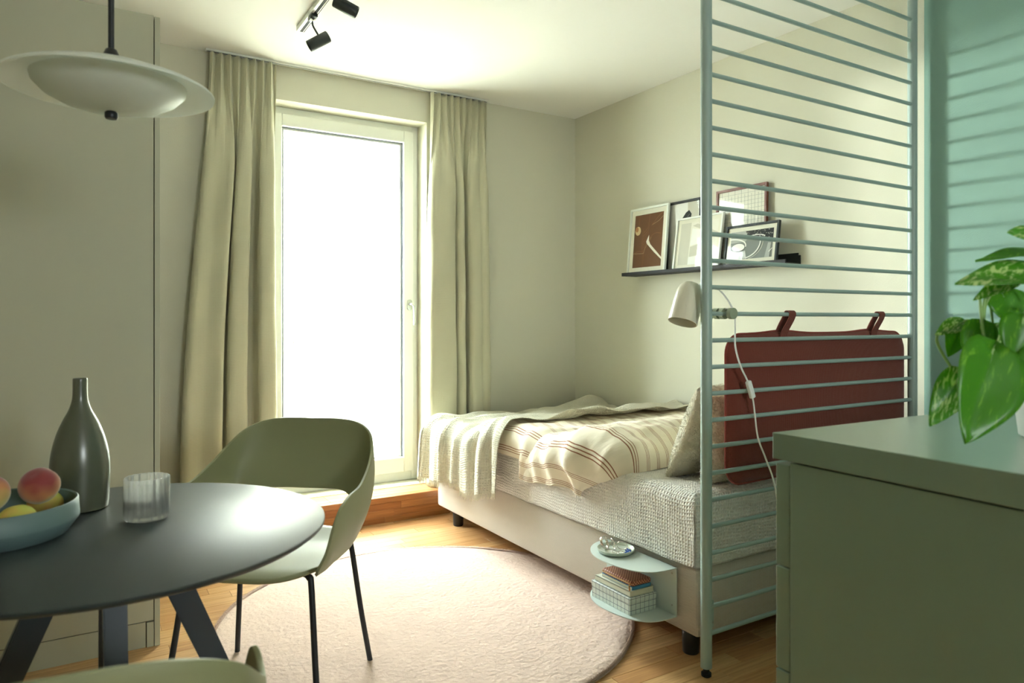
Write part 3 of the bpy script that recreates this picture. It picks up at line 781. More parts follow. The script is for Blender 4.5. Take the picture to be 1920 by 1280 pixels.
# ---- gauze throw over the foot half
th = thing('throw_blanket', (2.3, 3.4, .6), 'crinkled cream gauze throw with frayed hem hanging over the bed foot', 'throw')
TO = Vector((2.3, 3.4, .6))
def foldf(a, b):
    s1 = math.sin(a*46+b*2.2+.4*math.sin(a*9)); s2 = math.sin(a*27-b*1.5+1.9); s3 = math.sin(a*83+b*3)
    return .5*(s1*abs(s1)**.2)+.36*s2+.16*s3
def throw_pt(a, b):       # a: along Y, b: arc from the wall towards the near side
    xe, ye = 1.815, 3.785; bw = 2.965-xe; w_ = .065
    q = max(0, b-bw); p = max(0, a-ye); r_ = math.hypot(p, q)
    bulge = .055*smooth01((3.25-a)/.25)*smooth01((b+.1)/.3) if a < 3.3 else 0
    top = .583+.078*smooth01((3.35-a)/.35)+.018*vnoise(a*5, b*4)+.05*math.exp(-((a-3.72)/.12)**2-((b-.12)/.22)**2)
    top += .03*math.exp(-((a-2.85)/.05)**2)
    x = 2.965-min(b, bw); y_ = min(a, ye)
    fo = foldf(a, b)
    edge = smooth01((b-bw+.35)/.55)
    amp = lerp(.015, .022, edge)
    if r_ <= 0: return Vector((x, y_, top+amp*(fo+.9)))
    h = w_*(1-math.exp(-r_/w_)); dz = r_-h
    ux, uy = q/r_, p/r_
    hang = smooth01(r_/.12)
    out = h+.010*hang+amp*(fo+1.0)*(.3+1.0*hang)+.10*r_*.35
    z = top-dz+amp*(fo+.9)*(1-hang)
    yfan = (a-3.3)*.05*hang if p <= 0 else 0
    return Vector((x-ux*out, y_+uy*min(out, .14)+yfan, z))
A0, A1, B1 = 2.80, 3.98, 1.15
def bmax(a): return B1+.345+.045*smooth01((a-3.2)/.6)+.055*smooth01((3.35-a)/.3)
def throw_uv(u, v): a = lerp(A0, A1, u); return (a, v*bmax(a))
def throw_fn(u, v):
    a, b = throw_uv(u, v); a2 = a+(.04+.11*smooth01((b-.75)/.45))*(1-u)**1.5
    return tuple(throw_pt(a2, b)-TO)
grid('cloth', throw_fn, 230, 170, M['throw'], th, uvfn=throw_uv, thick=.003)
fv, ff = [], []; rnd = random.Random(5)
for i in range(330):
    u = (i+rnd.random()*.6)/330; p = Vector(throw_fn(u, 1)); p0 = Vector(throw_fn(u, .985)); d = (p-p0).normalized(); L = rnd.uniform(.014, .032)
    side = Vector((rnd.uniform(-.3, .1), rnd.uniform(-.35, .35), 0)); a_, f_ = tube_vf([p0, p, p+d*L*.5+side*L*.3, p+d*L+side*L*.8], [.0016, .0015, .0013, .0008], 4)
    k = len(fv); fv += a_; ff += [tuple(q+k for q in g) for g in f_]
o = pyd('fringe', fv, ff, M['throw'], th, True); o['kind'] = 'stuff'

# ---- pillows
def pillow(name, W, Hh, Tk, mat, mw, label, seed):
    root = tag(empty(name, (0, 0, 0)), label, 'pillow'); root.matrix_world = mw
    n = 44; v, f = [], []
    for side in (1, -1):
        for j in range(n+1):
            for i in range(n+1):
                a, b = (i/n*2-1), (j/n*2-1)
                e = max(0, (1-abs(a)**2.6))**.55*max(0, (1-abs(b)**2.6))**.55
                px = a*W/2*(1-.07*(1-abs(a))*0-.06*(1-b*b)*abs(a)); pz = b*Hh/2*(1-.06*(1-a*a)*abs(b))
                y_ = side*(Tk/2*e)+.006*vnoise(a*4+seed, b*4)*e
                v.append((px, y_, pz))
    m0 = (n+1)**2
    for s_ in (0, 1):
        for j in range(n):
            for i in range(n):
                q = s_*m0+j*(n+1)+i; fc = (q, q+1, q+n+2, q+n+1); f.append(fc if s_ else fc[::-1])
    o = pyd('cover', v, f, mat, root, True); bm = bmesh.new(); bm.from_mesh(o.data); bmesh.ops.remove_doubles(bm, verts=bm.verts, dist=.0005)
    bm.to_mesh(o.data); bm.free(); o.data.shade_smooth()
    # zip seam along the edge
    pts = [(a*W/2*.93, 0.012, -Hh/2*.80) for a in (-1, 1)]
    return root, o
def fluff(root, W, Hh, Tk, n, seed):
    rnd = random.Random(seed); v, f = [], []
    for i in range(n):
        a, b = rnd.uniform(-.985, .985), rnd.uniform(-.985, .985); side = 1 if i % 2 else -1
        e = (1-abs(a)**2.6)**.55*(1-abs(b)**2.6)**.55
        p = Vector((a*W/2*(1-.06*(1-b*b)*abs(a)), side*Tk/2*e, b*Hh/2*(1-.06*(1-a*a)*abs(b))))
        nn = Vector((a*.6*(1-e), side, b*.6*(1-e))).normalized(); t1 = nn.orthogonal().normalized(); t2 = nn.cross(t1)
        th_ = rnd.random()*6.28; d = t1*math.cos(th_)+t2*math.sin(th_); w_ = .0028; k = len(v)
        v += [p-d*w_, p+d*w_, p+nn.cross(d)*w_, p+nn*rnd.uniform(.003, .008)+d*rnd.uniform(-.004, .004)]; f += [(k, k+1, k+3), (k+1, k+2, k+3), (k+2, k, k+3)]
    o = pyd('fleece_pile', v, f, M['teddy'], root, True); o['kind'] = 'stuff'
def lean(loc, rz, tilt, roll_=0): return Matrix.Translation(loc) @ Matrix.Rotation(rz, 4, 'Z') @ Matrix.Rotation(tilt, 4, 'X') @ Matrix.Rotation(roll_, 4, 'Y')
r1, _ = pillow('fleece_pillow', .46, .40, .15, M['teddy'], lean((2.13, 1.93, .755), math.radians(6), math.radians(26), math.radians(-4)), 'cream teddy fleece pillow leaning in front of the rust cushion', 1); fluff(r1, .46, .40, .15, 16000, 1)
r2, _ = pillow('fleece_pillow', .42, .34, .12, M['teddy'], lean((2.12, 1.80, .732), math.radians(-3), math.radians(8)), 'cream teddy fleece pillow squeezed behind the first, against the rust cushion', 2); fluff(r2, .42, .34, .12, 6000, 2)

# ------------------------------------------------------------------ room divider
DVX0, DVX1, DVY = 1.752, 2.958, 1.65
dd = thing('room_divider', (DVX0, DVY, 0), 'pale grey-green metal ladder screen between bed and dresser', 'room divider')
for x, lab in ((0, 0), (DVX1-DVX0, 1)):
    tube('post', [(x, 0, .03), (x, 0, 2.56)], .0185, M['divider'], dd, 24)
    lathe('adjustable_foot', [(.012, 0), (.0165, .003), (.0165, .013), (.010, .016), (.010, .032)], M['rubber'], dd, 20, (x, 0, 0))
    lathe('ceiling_plug', [(.010, 2.558), (.010, 2.575), (.017, 2.578), (.017, 2.5915)], M['rubber'], dd, 20, (x, 0, 0))
for k in range(28):
    z = .1365+.08745*k
    tube('rung', [(.012, 0, z), (DVX1-DVX0-.012, 0, z)], .0076, M['divider'], dd, 14)
bx = box('wall_bracket', (.018, -.004, .155), (.032, .004, .245), M['divider'], dd, .003, 2)
for z in (.172, .228): tube('bracket_screw', [(.026, -.004, z), (.026, -.0065, z)], .003, M['steel'], dd, 8)

# rust cushion hung on the divider
RZ = .1365+.08745*12
cu = thing('headboard_cushion', (1.885, 1.688, .60), 'rust-red felt headboard cushion strapped over a divider rung', 'cushion')
CW, CH, CT = 1.055, .505, .055
def cush(side):
    def fn(u, v):
        a, b = u*2-1, v*2-1
        rc = .07; X_ = a*CW/2; Z_ = b*CH/2
        # rounded corners
        dx, dz = abs(X_)-(CW/2-rc), abs(Z_)-(CH/2-rc)
        if dx > 0 and dz > 0:
            m_ = max(dx, dz); L = math.hypot(dx, dz)
            k = m_/L; X_ = math.copysign(CW/2-rc+dx*k, X_); Z_ = math.copysign(CH/2-rc+dz*k, Z_)
        e = min(1, (max(0, 1-abs(a)**14)**.5)*(max(0, 1-abs(b)**9)**.5))
        y_ = side*CT/2*e + .010*math.sin(v*PI)*math.sin(u*PI)*-1
        Z_ += -.012*math.sin(min(1, abs(a))*PI)*0 + .010*math.exp(-((X_+.245)/.10)**2)*(v > .5)*v+.010*math.exp(-((X_-.285)/.10)**2)*(v > .5)*v
        if v < .5: Z_ -= .014*(.5-v)*2*math.cos(u*PI*1.0)
        X_ += .012*(v-.5)*(u > .5)*u*-1.5+ .02*u*v
        return (X_+CW/2, y_, Z_+CH/2+.012)
    return fn
for s_ in (1, -1): grid('felt_panel', cush(s_), 70, 36, M['felt'], cu)
fn = cush(1); edge = []
for t in range(0, 71): edge.append((t/70, 1))
for t in range(1, 37): edge.append((1, 1-t/36))
for t in range(1, 71): edge.append((1-t/70, 0))
for t in range(1, 36): edge.append((0, t/36))
pp = [Vector(fn(*e)) for e in edge]; pp = [Vector((p.x, 0, p.z)) for p in pp]
tube('piping', pp, .0045, M['feltpipe'], cu, 6, closed=True)
tube('zip', [(.10, -.0215-.006, .145), (.5, -.0215-.010, .147), (.97, -.0215-.007, .150)], .0018, M['rubber'], cu, 5)
for xs in (.270, .820):
    zt = RZ-.60; y0 = DVY-1.688
    prof = [(-.024, .500), (-.028, .525), (y0-.014+.004, zt-.02), (y0-.0125, zt+.0), (y0-.008, zt+.0105), (y0, zt+.0125), (y0+.008, zt+.0105), (y0+.0125, zt), (-.012, .555), (.000, .512)]
    prof[2] = (y0-.006, zt-.022)
    c = spline([(0, a, b) for a, b in prof], 4); v, f = [], []
    for i, p in enumerate(c):
        t = (c[min(i+1, len(c)-1)]-c[max(i-1, 0)]).normalized(); nn = Vector((0, -t.z, t.y)) * .0015
        k_ = i/(len(c)-1); wv = lerp(.021, .0165, math.sin(k_*PI)**.5)
        sh = .018*smooth01((p.z-.5)/.09)
        for sx, sn in ((-1, 1), (1, 1), (1, -1), (-1, -1)): v.append((xs+sh+sx*wv, p.y+nn.y*sn, p.z+nn.z*sn))
    for i in range(len(c)-1):
        for k in range(4): k2 = (k+1) % 4; f.append((i*4+k, i*4+k2, i*4+4+k2, i*4+4+k))
    f += [(3, 2, 1, 0), tuple((len(c)-1)*4+q for q in range(4))]
    so = pyd('strap', v, f, M['felt'], cu, True); so.data.set_sharp_from_angle(angle=.6)
    rv = lathe('rivet', [(.0, .0), (.005, .0), (.0055, .0012), (.004, .0024), (.0, .0026)], M['brass'], so, 14, caps=False); rv.rotation_euler = (PI/2, 0, 0); rv.location = (xs+.009, -.0345, .547)

# ------------------------------------------------------------------ clamp lamp
cl = thing('clamp_lamp', (1.90, DVY, RZ), 'cream dome reading lamp clamped to a divider rung', 'lamp')
LO = Vector((1.90, DVY, RZ))
ax = Vector((-.36, -.05, -.93)).normalized(); q = ax.to_track_quat('Z', 'Y').to_matrix().to_4x4()
shc = Vector((1.775, 1.735, 1.292))-LO     # top of dome
prof = [(.0, .0), (.014, .001), (.027, .006), (.038, .018), (.0445, .036), (.047, .06), (.0495, .145), (.0478, .145), (.045, .06), (.040, .036), (.0, .012)]
o = lathe('lamp_shade', prof, M['shade'], cl, 44, caps=False); o.matrix_local = Matrix.Translation(shc) @ q
o = lathe('bulb', [(.0, .02), (.013, .02), (.014, .05), (.027, .075), (.029, .092), (.022, .108), (.0, .115)], M['milk'], cl, 24, caps=False); o.matrix_local = Matrix.Translation(shc) @ q
def cyly(nm, x, z, y0, y1, r, mat, n=28):
    pts = [(x, y0, z), (x, y1, z)]; return tube(nm, pts, r, mat, cl, n)
cx_ = -.063
cyly('clamp_knob', cx_, .001, -.040, -.024, .0185, M['clamp']); cyly('clamp_disc', cx_, .001, -.004, .012, .0185, M['clamp']) 
cyly('clamp_disc', cx_, .001, .022, .038, .0185, M['clamp']); cyly('threaded_rod', cx_, .0155, -.038, .075, .0035, M['steel'], 10)
cyly('clamp_disc', cx_, .001, .052, .078, .0165, M['clamp'])
tube('lamp_arm', spline([(cx_, .064, .004), (-.085, .078, .010), (-.105, .084, .026)], 6), .0065, M['clamp'], cl, 12)
cab = [(1.796, 1.735, 1.281), (1.81, 1.72, 1.29), (1.814, 1.69, 1.28), (1.827, 1.66, 1.263), (1.84, 1.635, 1.227), (1.86, 1.628, 1.183), (1.863, 1.628, 1.13), (1.865, 1.628, 1.076), (1.889, 1.628, 1.013), (1.925, 1.628, 0.958), (1.949, 1.628, 0.903), (1.96, 1.628, 0.848), (1.974, 1.626, 0.765), (2.012, 1.624, 0.689), (2.054, 1.622, 0.597), (2.07, 1.6, 0.42), (2.1, 1.58, 0.2), (2.16, 1.55, 0.006)]
tube('cable', [p-LO for p in spline(cab, 6)], .0032, M['cable'], cl, 8)
o = box('switch', (-.010, -.008, -.032), (.010, .008, .032), M['cable'], cl, .005, 3); o.location = Vector((1.934, 1.624, 0.931))-LO; o.rotation_euler = (0, math.radians(-22), 0)

# ------------------------------------------------------------------ bedside shelf (bent sheet metal)
sh = thing('bedside_shelf', (1.788, 1.820, .125), 'pale mint bent-metal shelf fixed to the side of the bed', 'shelf')
SL, SD_, SH = .385, .176, .170
def dplate(name, z, c):
    n = 40; pts = [(0, 0)]
    for i in range(n+1):
        t = i/n
        # rounded outline from the near corner out to the far end
        a = t*PI/1.0
        y_ = SL*(1-math.cos(a))/2; x = -SD_*(math.sin(a)**(.5 if a < PI/2 else .95))
        pts.append((x, y_))
    pts.append((0, SL)); v = [(x, y_, z) for x, y_ in pts]+[(x, y_, z+.003) for x, y_ in pts]; m_ = len(pts)
    f = [tuple(range(m_))[::-1], tuple(range(m_, 2*m_))]+[(i, (i+1) % m_, m_+(i+1) % m_, m_+i) for i in range(m_)]
    return pyd(name, v, f, M['shelfmetal'], sh)
dplate('bottom_plate', 0, 0); dplate('top_plate', SH, 0)
box('back_plate', (-.002, 0, 0), (.001, SL, SH+.003), M['shelfmetal'], sh)
for y_, z in ((.022, .148), (.022, .035), (.365, .148), (.365, .035)): tube('screw', [(-.002, y_, z), (-.0035, y_, z)], .0035, M['steel'], sh, 10)
ds = thing('trinket_dish', (1.713, 2.062, .2985), 'small round pale ceramic dish holding jewellery on the bedside shelf', 'dish')
lathe('dish_body', [(.0, 0), (.056, 0), (.066, .004), (.070, .016), (.0675, .017), (.062, .007), (.0, .005)], M['dish'], ds, 48, caps=False)
def bangle(r_, th_, loc, eul, mat, label, nm='silver_ring', flat=1.0):
    pts = [(r_*math.cos(t), r_*math.sin(t), 0) for t in [2*PI*i/28 for i in range(28)]]
    v, f = tube_vf(pts, th_, 8, True); v = [(a, b, c*flat) for a, b, c in v]
    o = pyd(nm, v, f, mat, None, True); o.location = loc; o.rotation_euler = eul; return tag(o, label, 'jewellery', 'jewellery in the bedside dish')
bz = .3035
bangle(.024, .0022, (1.688, 2.098, bz+.025), (1.15, .3, .4), M['silver'], 'wide silver bracelet standing at the far end of the dish', 'bracelet', 2.4)
bangle(.021, .0018, (1.718, 2.082, bz+.020), (1.2, -.2, 1.3), M['silver'], 'thin silver bracelet leaning in the middle of the dish', 'bracelet')
bangle(.020, .0016, (1.735, 2.052, bz+.018), (1.05, .2, 2.2), M['silver'], 'narrow silver bracelet leaning at the dish centre right', 'bracelet')
bangle(.010, .0016, (1.692, 2.045, bz+.004), (.3, .2, 0), M['silver'], 'small silver finger ring lying at the front of the dish', 'finger_ring')
bangle(.0095, .0016, (1.703, 2.022, bz+.004), (.2, -.3, 0), M['silver'], 'small silver finger ring beside the blue earrings', 'finger_ring')
rnd = random.Random(9)
for k, (x, y_, lab) in enumerate(((1.742, 2.020, 'blue bead earring at the near right of the dish'), (1.728, 2.014, 'blue bead earring with pale drop at the front right of the dish'))):
    v, f = [], []
    for i in range(7):
        a = i*.9; c = Vector((.007*math.cos(a), .007*math.sin(a), .004+.0035*(i % 3)))
        vv, fc = lathe_vf([(.0001, -.0034), (.0026, -.0022), (.0034, 0), (.0026, .0022), (.0001, .0034)], 8, c); kk = len(v); v += vv; f += [tuple(q+kk for q in g) for g in fc]
    o = pyd('earring', v, f, M['bluegem'] if k == 0 else M['bluegem'], None, True); o.location = (x, y_, bz); tag(o, lab, 'jewellery', 'jewellery in the bedside dish')
def book(name, a, b, cover, label, hard=True, cat='book', parts=True, loc=None, rz=0):
    root = thing(name, loc, label, cat, rz); t = .0022
    box('cover', a, (b[0], b[1], a[2]+t), cover, root, .0004, 1); box('cover', (a[0], a[1], b[2]-t), b, cover, root, .0004, 1)
    box('spine', (a[0], a[1], a[2]), (a[0]+t, b[1], b[2]), cover, root, .0004, 1)
    box('pages', (a[0]+t, a[1]+.002, a[2]+t), (b[0]-.002, b[1]-.002, b[2]-t), M['page'], root); return root
bk = thing('grid_box', (1.7, 2.018, .1282), 'thick white box printed with a dark grid, lowest on the bedside shelf', 'box')
box('box_body', (-.052, -.110, 0), (.072, .105, .040), M['gridpaper'], bk, .001, 1); box('box_lid', (-.053, -.111, .0405), (.073, .106, .060), M['gridpaper'], bk, .001, 1)
book('book', (-.046, -.098, 0), (.066, .100, .020), M['creambook'], 'cream paperback between the grid box and the blue notebook', loc=(1.702, 2.013, .1884))
nb = thing('notebook', (1.706, 2.008, .2086), 'slim blue notebook below the woven pouch', 'notebook')
box('cover', (-.036, -.088, 0), (.052, .082, .0125), M['bluebook'], nb, .0012, 2); box('pages', (-.0365, -.086, .002), (-.035, .080, .0105), M['page'], nb)
pc = thing('woven_pouch', (1.706, 2.008, .2214), 'brown woven leather pouch with brass zip on top of the stack', 'pouch')
box('pouch_body', (-.038, -.090, 0), (.053, .080, .019), M['leather'], pc, .006, 3, True)
tube('zip', [(-.0385, -.085, .010), (-.0395, 0, .010), (-.0385, .076, .010)], .0028, M['brass'], pc, 6)
tube('zip_pull', spline([(-.040, -.080, .010), (-.046, -.084, .004), (-.046, -.086, -.012)], 3), .003, M['brass'], pc, 6)

# ------------------------------------------------------------------ rug
rg = thing('rug', (RC[0], RC[1], 0), 'round blush wool rug on the oak floor beside the bed', 'rug')
v, f = [], []; nr, na = 40, 160
v.append((0, 0, .013))
for i in range(1, nr+1):
    for k in range(na):
        a = 2*PI*k/na; rr = RR*i/nr*(1+.004*math.sin(a*5+1)); z = .013+.0012*vnoise(rr*math.cos(a)*9, rr*math.sin(a)*9)
        if i == nr: z = .002
        v.append((rr*math.cos(a), rr*math.sin(a), z))
for k in range(na): f.append((0, 1+k, 1+(k+1) % na))
for i in range(nr-1):
    for k in range(na): a, b = 1+i*na+k, 1+i*na+(k+1) % na; f.append((a, a+na, b+na, b))
pyd('rug_body', v, f, M['rug'], rg, True)
# tufted pile, uncountable
rs = np.random.RandomState(4); n = 30000
rad = RR*np.sqrt(rs.rand(n)); edge_n = 30000; rad[:edge_n] = RR*(1-.012*rs.rand(edge_n)); ang = rs.rand(n)*2*np.pi
px_, py_ = rad*np.cos(ang), rad*np.sin(ang); h = .0022+.0022*rs.rand(n); h[:edge_n] += .004; lean_ = (rs.rand(n, 2)-.5)*.004+np.stack([np.sin(px_*7+py_*5), np.cos(py_*6-px_*4)], 1)*.0022
base_z = np.full(n, .012); base_z[:edge_n] = .002+.011*rs.rand(edge_n)
out = np.zeros((n, 2)); out[:edge_n] = np.stack([np.cos(ang[:edge_n]), np.sin(ang[:edge_n])], 1)*.007; lean_ = lean_+out; h[:edge_n] *= .5
w_ = .0017; th_ = rs.rand(n)*2*np.pi
V = np.zeros((n, 4, 3))
for k in range(3):
    V[:, k, 0] = px_+w_*np.cos(th_+k*2.094); V[:, k, 1] = py_+w_*np.sin(th_+k*2.094); V[:, k, 2] = base_z
V[:, 3, 0] = px_+lean_[:, 0]; V[:, 3, 1] = py_+lean_[:, 1]; V[:, 3, 2] = base_z+h
V = V.reshape(-1, 3); b = (np.arange(n)*4)[:, None]; Fa = np.concatenate([b+np.array([0, 1, 3]), b+np.array([1, 2, 3]), b+np.array([2, 0, 3])], 1).reshape(-1, 3)
me = bpy.data.meshes.new('pile'); me.vertices.add(len(V)); me.vertices.foreach_set('co', V.ravel()); me.loops.add(Fa.size); me.loops.foreach_set('vertex_index', Fa.ravel().astype(np.int32))
me.polygons.add(len(Fa)); me.polygons.foreach_set('loop_start', np.arange(0, Fa.size, 3, dtype=np.int32)); me.update(calc_edges=True); me.validate()
o = new('pile', me, M['pile'], rg); o['kind'] = 'stuff'; me.shade_smooth()

# ------------------------------------------------------------------ dining table
TZ = .74; TC = (.057, 1.652); TR = .418
tb = thing('dining_table', (TC[0], TC[1], 0), 'round anthracite dining table on splayed dark legs', 'table', rz=math.radians(2))
lathe('tabletop', [(.0, TZ-.018), (TR-.03, TZ-.018), (TR-.012, TZ-.015), (TR, TZ-.006), (TR+.0005, TZ-.002), (TR-.002, TZ), (.0, TZ)], M['tabletop'], tb, 128, caps=False)
for k in range(4):
    a = k*PI/2-.03; d = Vector((math.cos(a), math.sin(a), 0)); s_ = Vector((-math.sin(a), math.cos(a), 0))
    p0 = d*.075+Vector((0, 0, TZ-.018)); p1 = d*.37; v = []
    for p, wx_, wy_ in ((p0, .030, .021), (p1, .019, .015)):
        for sx, sy in ((-1, -1), (1, -1), (1, 1), (-1, 1)): v.append(p+d*wx_*sx+s_*wy_*sy)
    f = [(0, 1, 2, 3), (7, 6, 5, 4)]+[(i, 4+i, 4+(i+1) % 4, (i+1) % 4) for i in range(4)]
    bm = bmesh.new(); bv = [bm.verts.new(p) for p in v]; [bm.faces.new([bv[i] for i in g]) for g in f]
    bmesh.ops.bevel(bm, geom=list(bm.edges), offset=.003, segments=2, affect='EDGES'); bm_obj('leg', bm, M['tablelegs'], tb)
lathe('hub', [(.0, TZ-.05), (.10, TZ-.045), (.12, TZ-.0185), (.0, TZ-.0182)], M['tablelegs'], tb, 40, caps=False)
# bowl
bo = thing('fruit_bowl', (-.137, 1.70, TZ+.0005), 'blue-green stoneware bowl of peaches at the left table edge', 'bowl')
lathe('bowl_body', [(.0, 0), (.112, 0), (.118, .003), (.1385, .030), (.139, .034), (.137, .066), (.1345, .068), (.1315, .066), (.131, .030), (.117, .008), (.0, .006)], M['bowl'], bo, 72, caps=False)
def peach(x, y_, z, r_, rot, mat, label):
    n, m_ = 28, 20; v, f = [], []
    for j in range(m_+1):
        t = PI*j/m_
        for k in range(n):
            a = 2*PI*k/n; rr = r_*math.sin(t)*(1-.07*math.exp(-(min(a, 2*PI-a)/.28)**2)); zz = r_*.95*math.cos(t)-.10*r_*math.exp(-(t/.35)**2)*1
            v.append((rr*math.cos(a), rr*math.sin(a), zz))
    for j in range(m_):
        for k in range(n): k2 = (k+1) % n; f.append((j*n+k, (j+1)*n+k, (j+1)*n+k2, j*n+k2))
    o = pyd('peach', v, f, mat, None, True); o.location = (x, y_, z); o.rotation_euler = rot; return tag(o, label, 'fruit', 'peaches in the bowl')
peach(-.068, 1.715, TZ+.092, .037, (.3, -.55, .4), M['peach'], 'crimson and yellow peach on top at the right of the bowl')
peach(-.150, 1.690, TZ+.090, .037, (-.3, .3, 2.), M['peach'], 'orange peach cut by the left edge of the photo')
peach(-.060, 1.775, TZ+.042, .034, (.5, .7, 1.), M['peach2'], 'yellow peach low at the right rim of the bowl')
peach(-.100, 1.635, TZ+.043, .034, (.4, .2, 3.), M['peach2'], 'yellow-green peach low at the near rim of the bowl')
peach(-.185, 1.762, TZ+.043, .034, (.9, .2, 5.), M['peach2'], 'peach at the back of the bowl, mostly hidden')
peach(-.195, 1.66, TZ+.043, .034, (.9, .2, 5.), M['peach2'], 'peach at the left of the bowl, outside the photo')
# vase
va = thing('vase', (.002, 1.872, TZ+.0005), 'slender grey-green bottle vase behind the bowl', 'vase')
vp = [(.0, 0), (.050, 0), (.0555, .003), (.0575, .02), (.0592, .06), (.0590, .10), (.055, .135), (.046, .170), (.034, .200), (.023, .222), (.0165, .243), (.0148, .262), (.0145, .292), (.0138, .2935), (.0118, .292), (.0118, .25), (.0, .24)]
vs_ = spline([(r_, 0, z) for r_, z in vp[3:13]], 5); prof = vp[:3]+[(p.x, p.z) for p in vs_]+vp[13:]
lathe('vase_body', prof, M['vase'], va, 72, caps=False)
# ribbed tumbler with water
tu = thing('ribbed_tumbler', (.124, 1.703, TZ+.0005), 'ribbed clear glass tumbler half full of water', 'glass')
def flute(prof, nm, mat, ribs, amp, n=192):
    v, f = [], []
    for r_, z, k_ in prof:
        for k in range(n):
            a = 2*PI*k/n; rr = r_+amp*k_*math.cos(ribs*a); v.append((rr*math.cos(a), rr*math.sin(a), z))
    for i in range(len(prof)-1):
        for k in range(n): k2 = (k+1) % n; f.append((i*n+k, i*n+k2, (i+1)*n+k2, (i+1)*n+k))
    f.append(tuple(range(n))[::-1]); m0 = (len(prof)-1)*n; f.append(tuple(range(m0, m0+n))); return pyd(nm, v, f, mat, tu, True)
g_ = flute([(.034, 0, .3), (.041, .002, .8), (.0435, .008, 1), (.0435, .088, 1), (.0428, .0900, 1), (.0418, .0885, 1), (.0418, .014, 1), (.037, .010, .3)], 'glass_body', M['tumbler'], 18, .0014)
lathe('water', [(.0, .0115), (.0350, .0115), (.0400, .0165), (.0401, .046), (.0, .046)], M['water'], tu, 64, caps=False)

# ------------------------------------------------------------------ pendant lamp
pl = thing('pendant_lamp', (.054, 1.60, 1.618), 'white glass disc pendant on a black rod above the table', 'lamp')
lathe('outer_disc', [(.020, .050), (.05, .046), (.12, .030), (.170, .012), (.185, .004), (.188, .001), (.1878, -.002), (.185, -.001), (.168, .006), (.118, .024), (.05, .040), (.020, .044)], M['lampglass'], pl, 96, caps=False)
lathe('inner_bowl', [(.136, .012), (.134, .003), (.118, -.014), (.088, -.030), (.05, -.040), (.0, -.044), (.0, -.0405), (.05, -.0365), (.087, -.0265), (.116, -.011), (.131, .005), (.133, .012)], M['lampglass'], pl, 96, caps=False)
lathe('finial', [(.0, -.058), (.0095, -.058), (.0115, -.055), (.0115, -.046), (.008, -.043), (.0, -.040)], M['black'], pl, 28, caps=False)
lathe('socket_cone', [(.0, .042), (.022, .044), (.021, .052), (.010, .078), (.0065, .080), (.0, .082)], M['black'], pl, 32, caps=False)
tube('rod', [(0, 0, .076), (0, 0, HC-1.618-.03)], .0055, M['black'], pl, 14)
tube('bulb_holder', [(0, 0, -.042), (0, 0, .045)], .004, M['steel'], pl, 10)
lathe('ceiling_rose', [(.0, HC-1.618-.032), (.045, HC-1.618-.030), (.048, HC-1.618-.001), (.0, HC-1.618-.0005)], M['black'], pl, 36, caps=False)

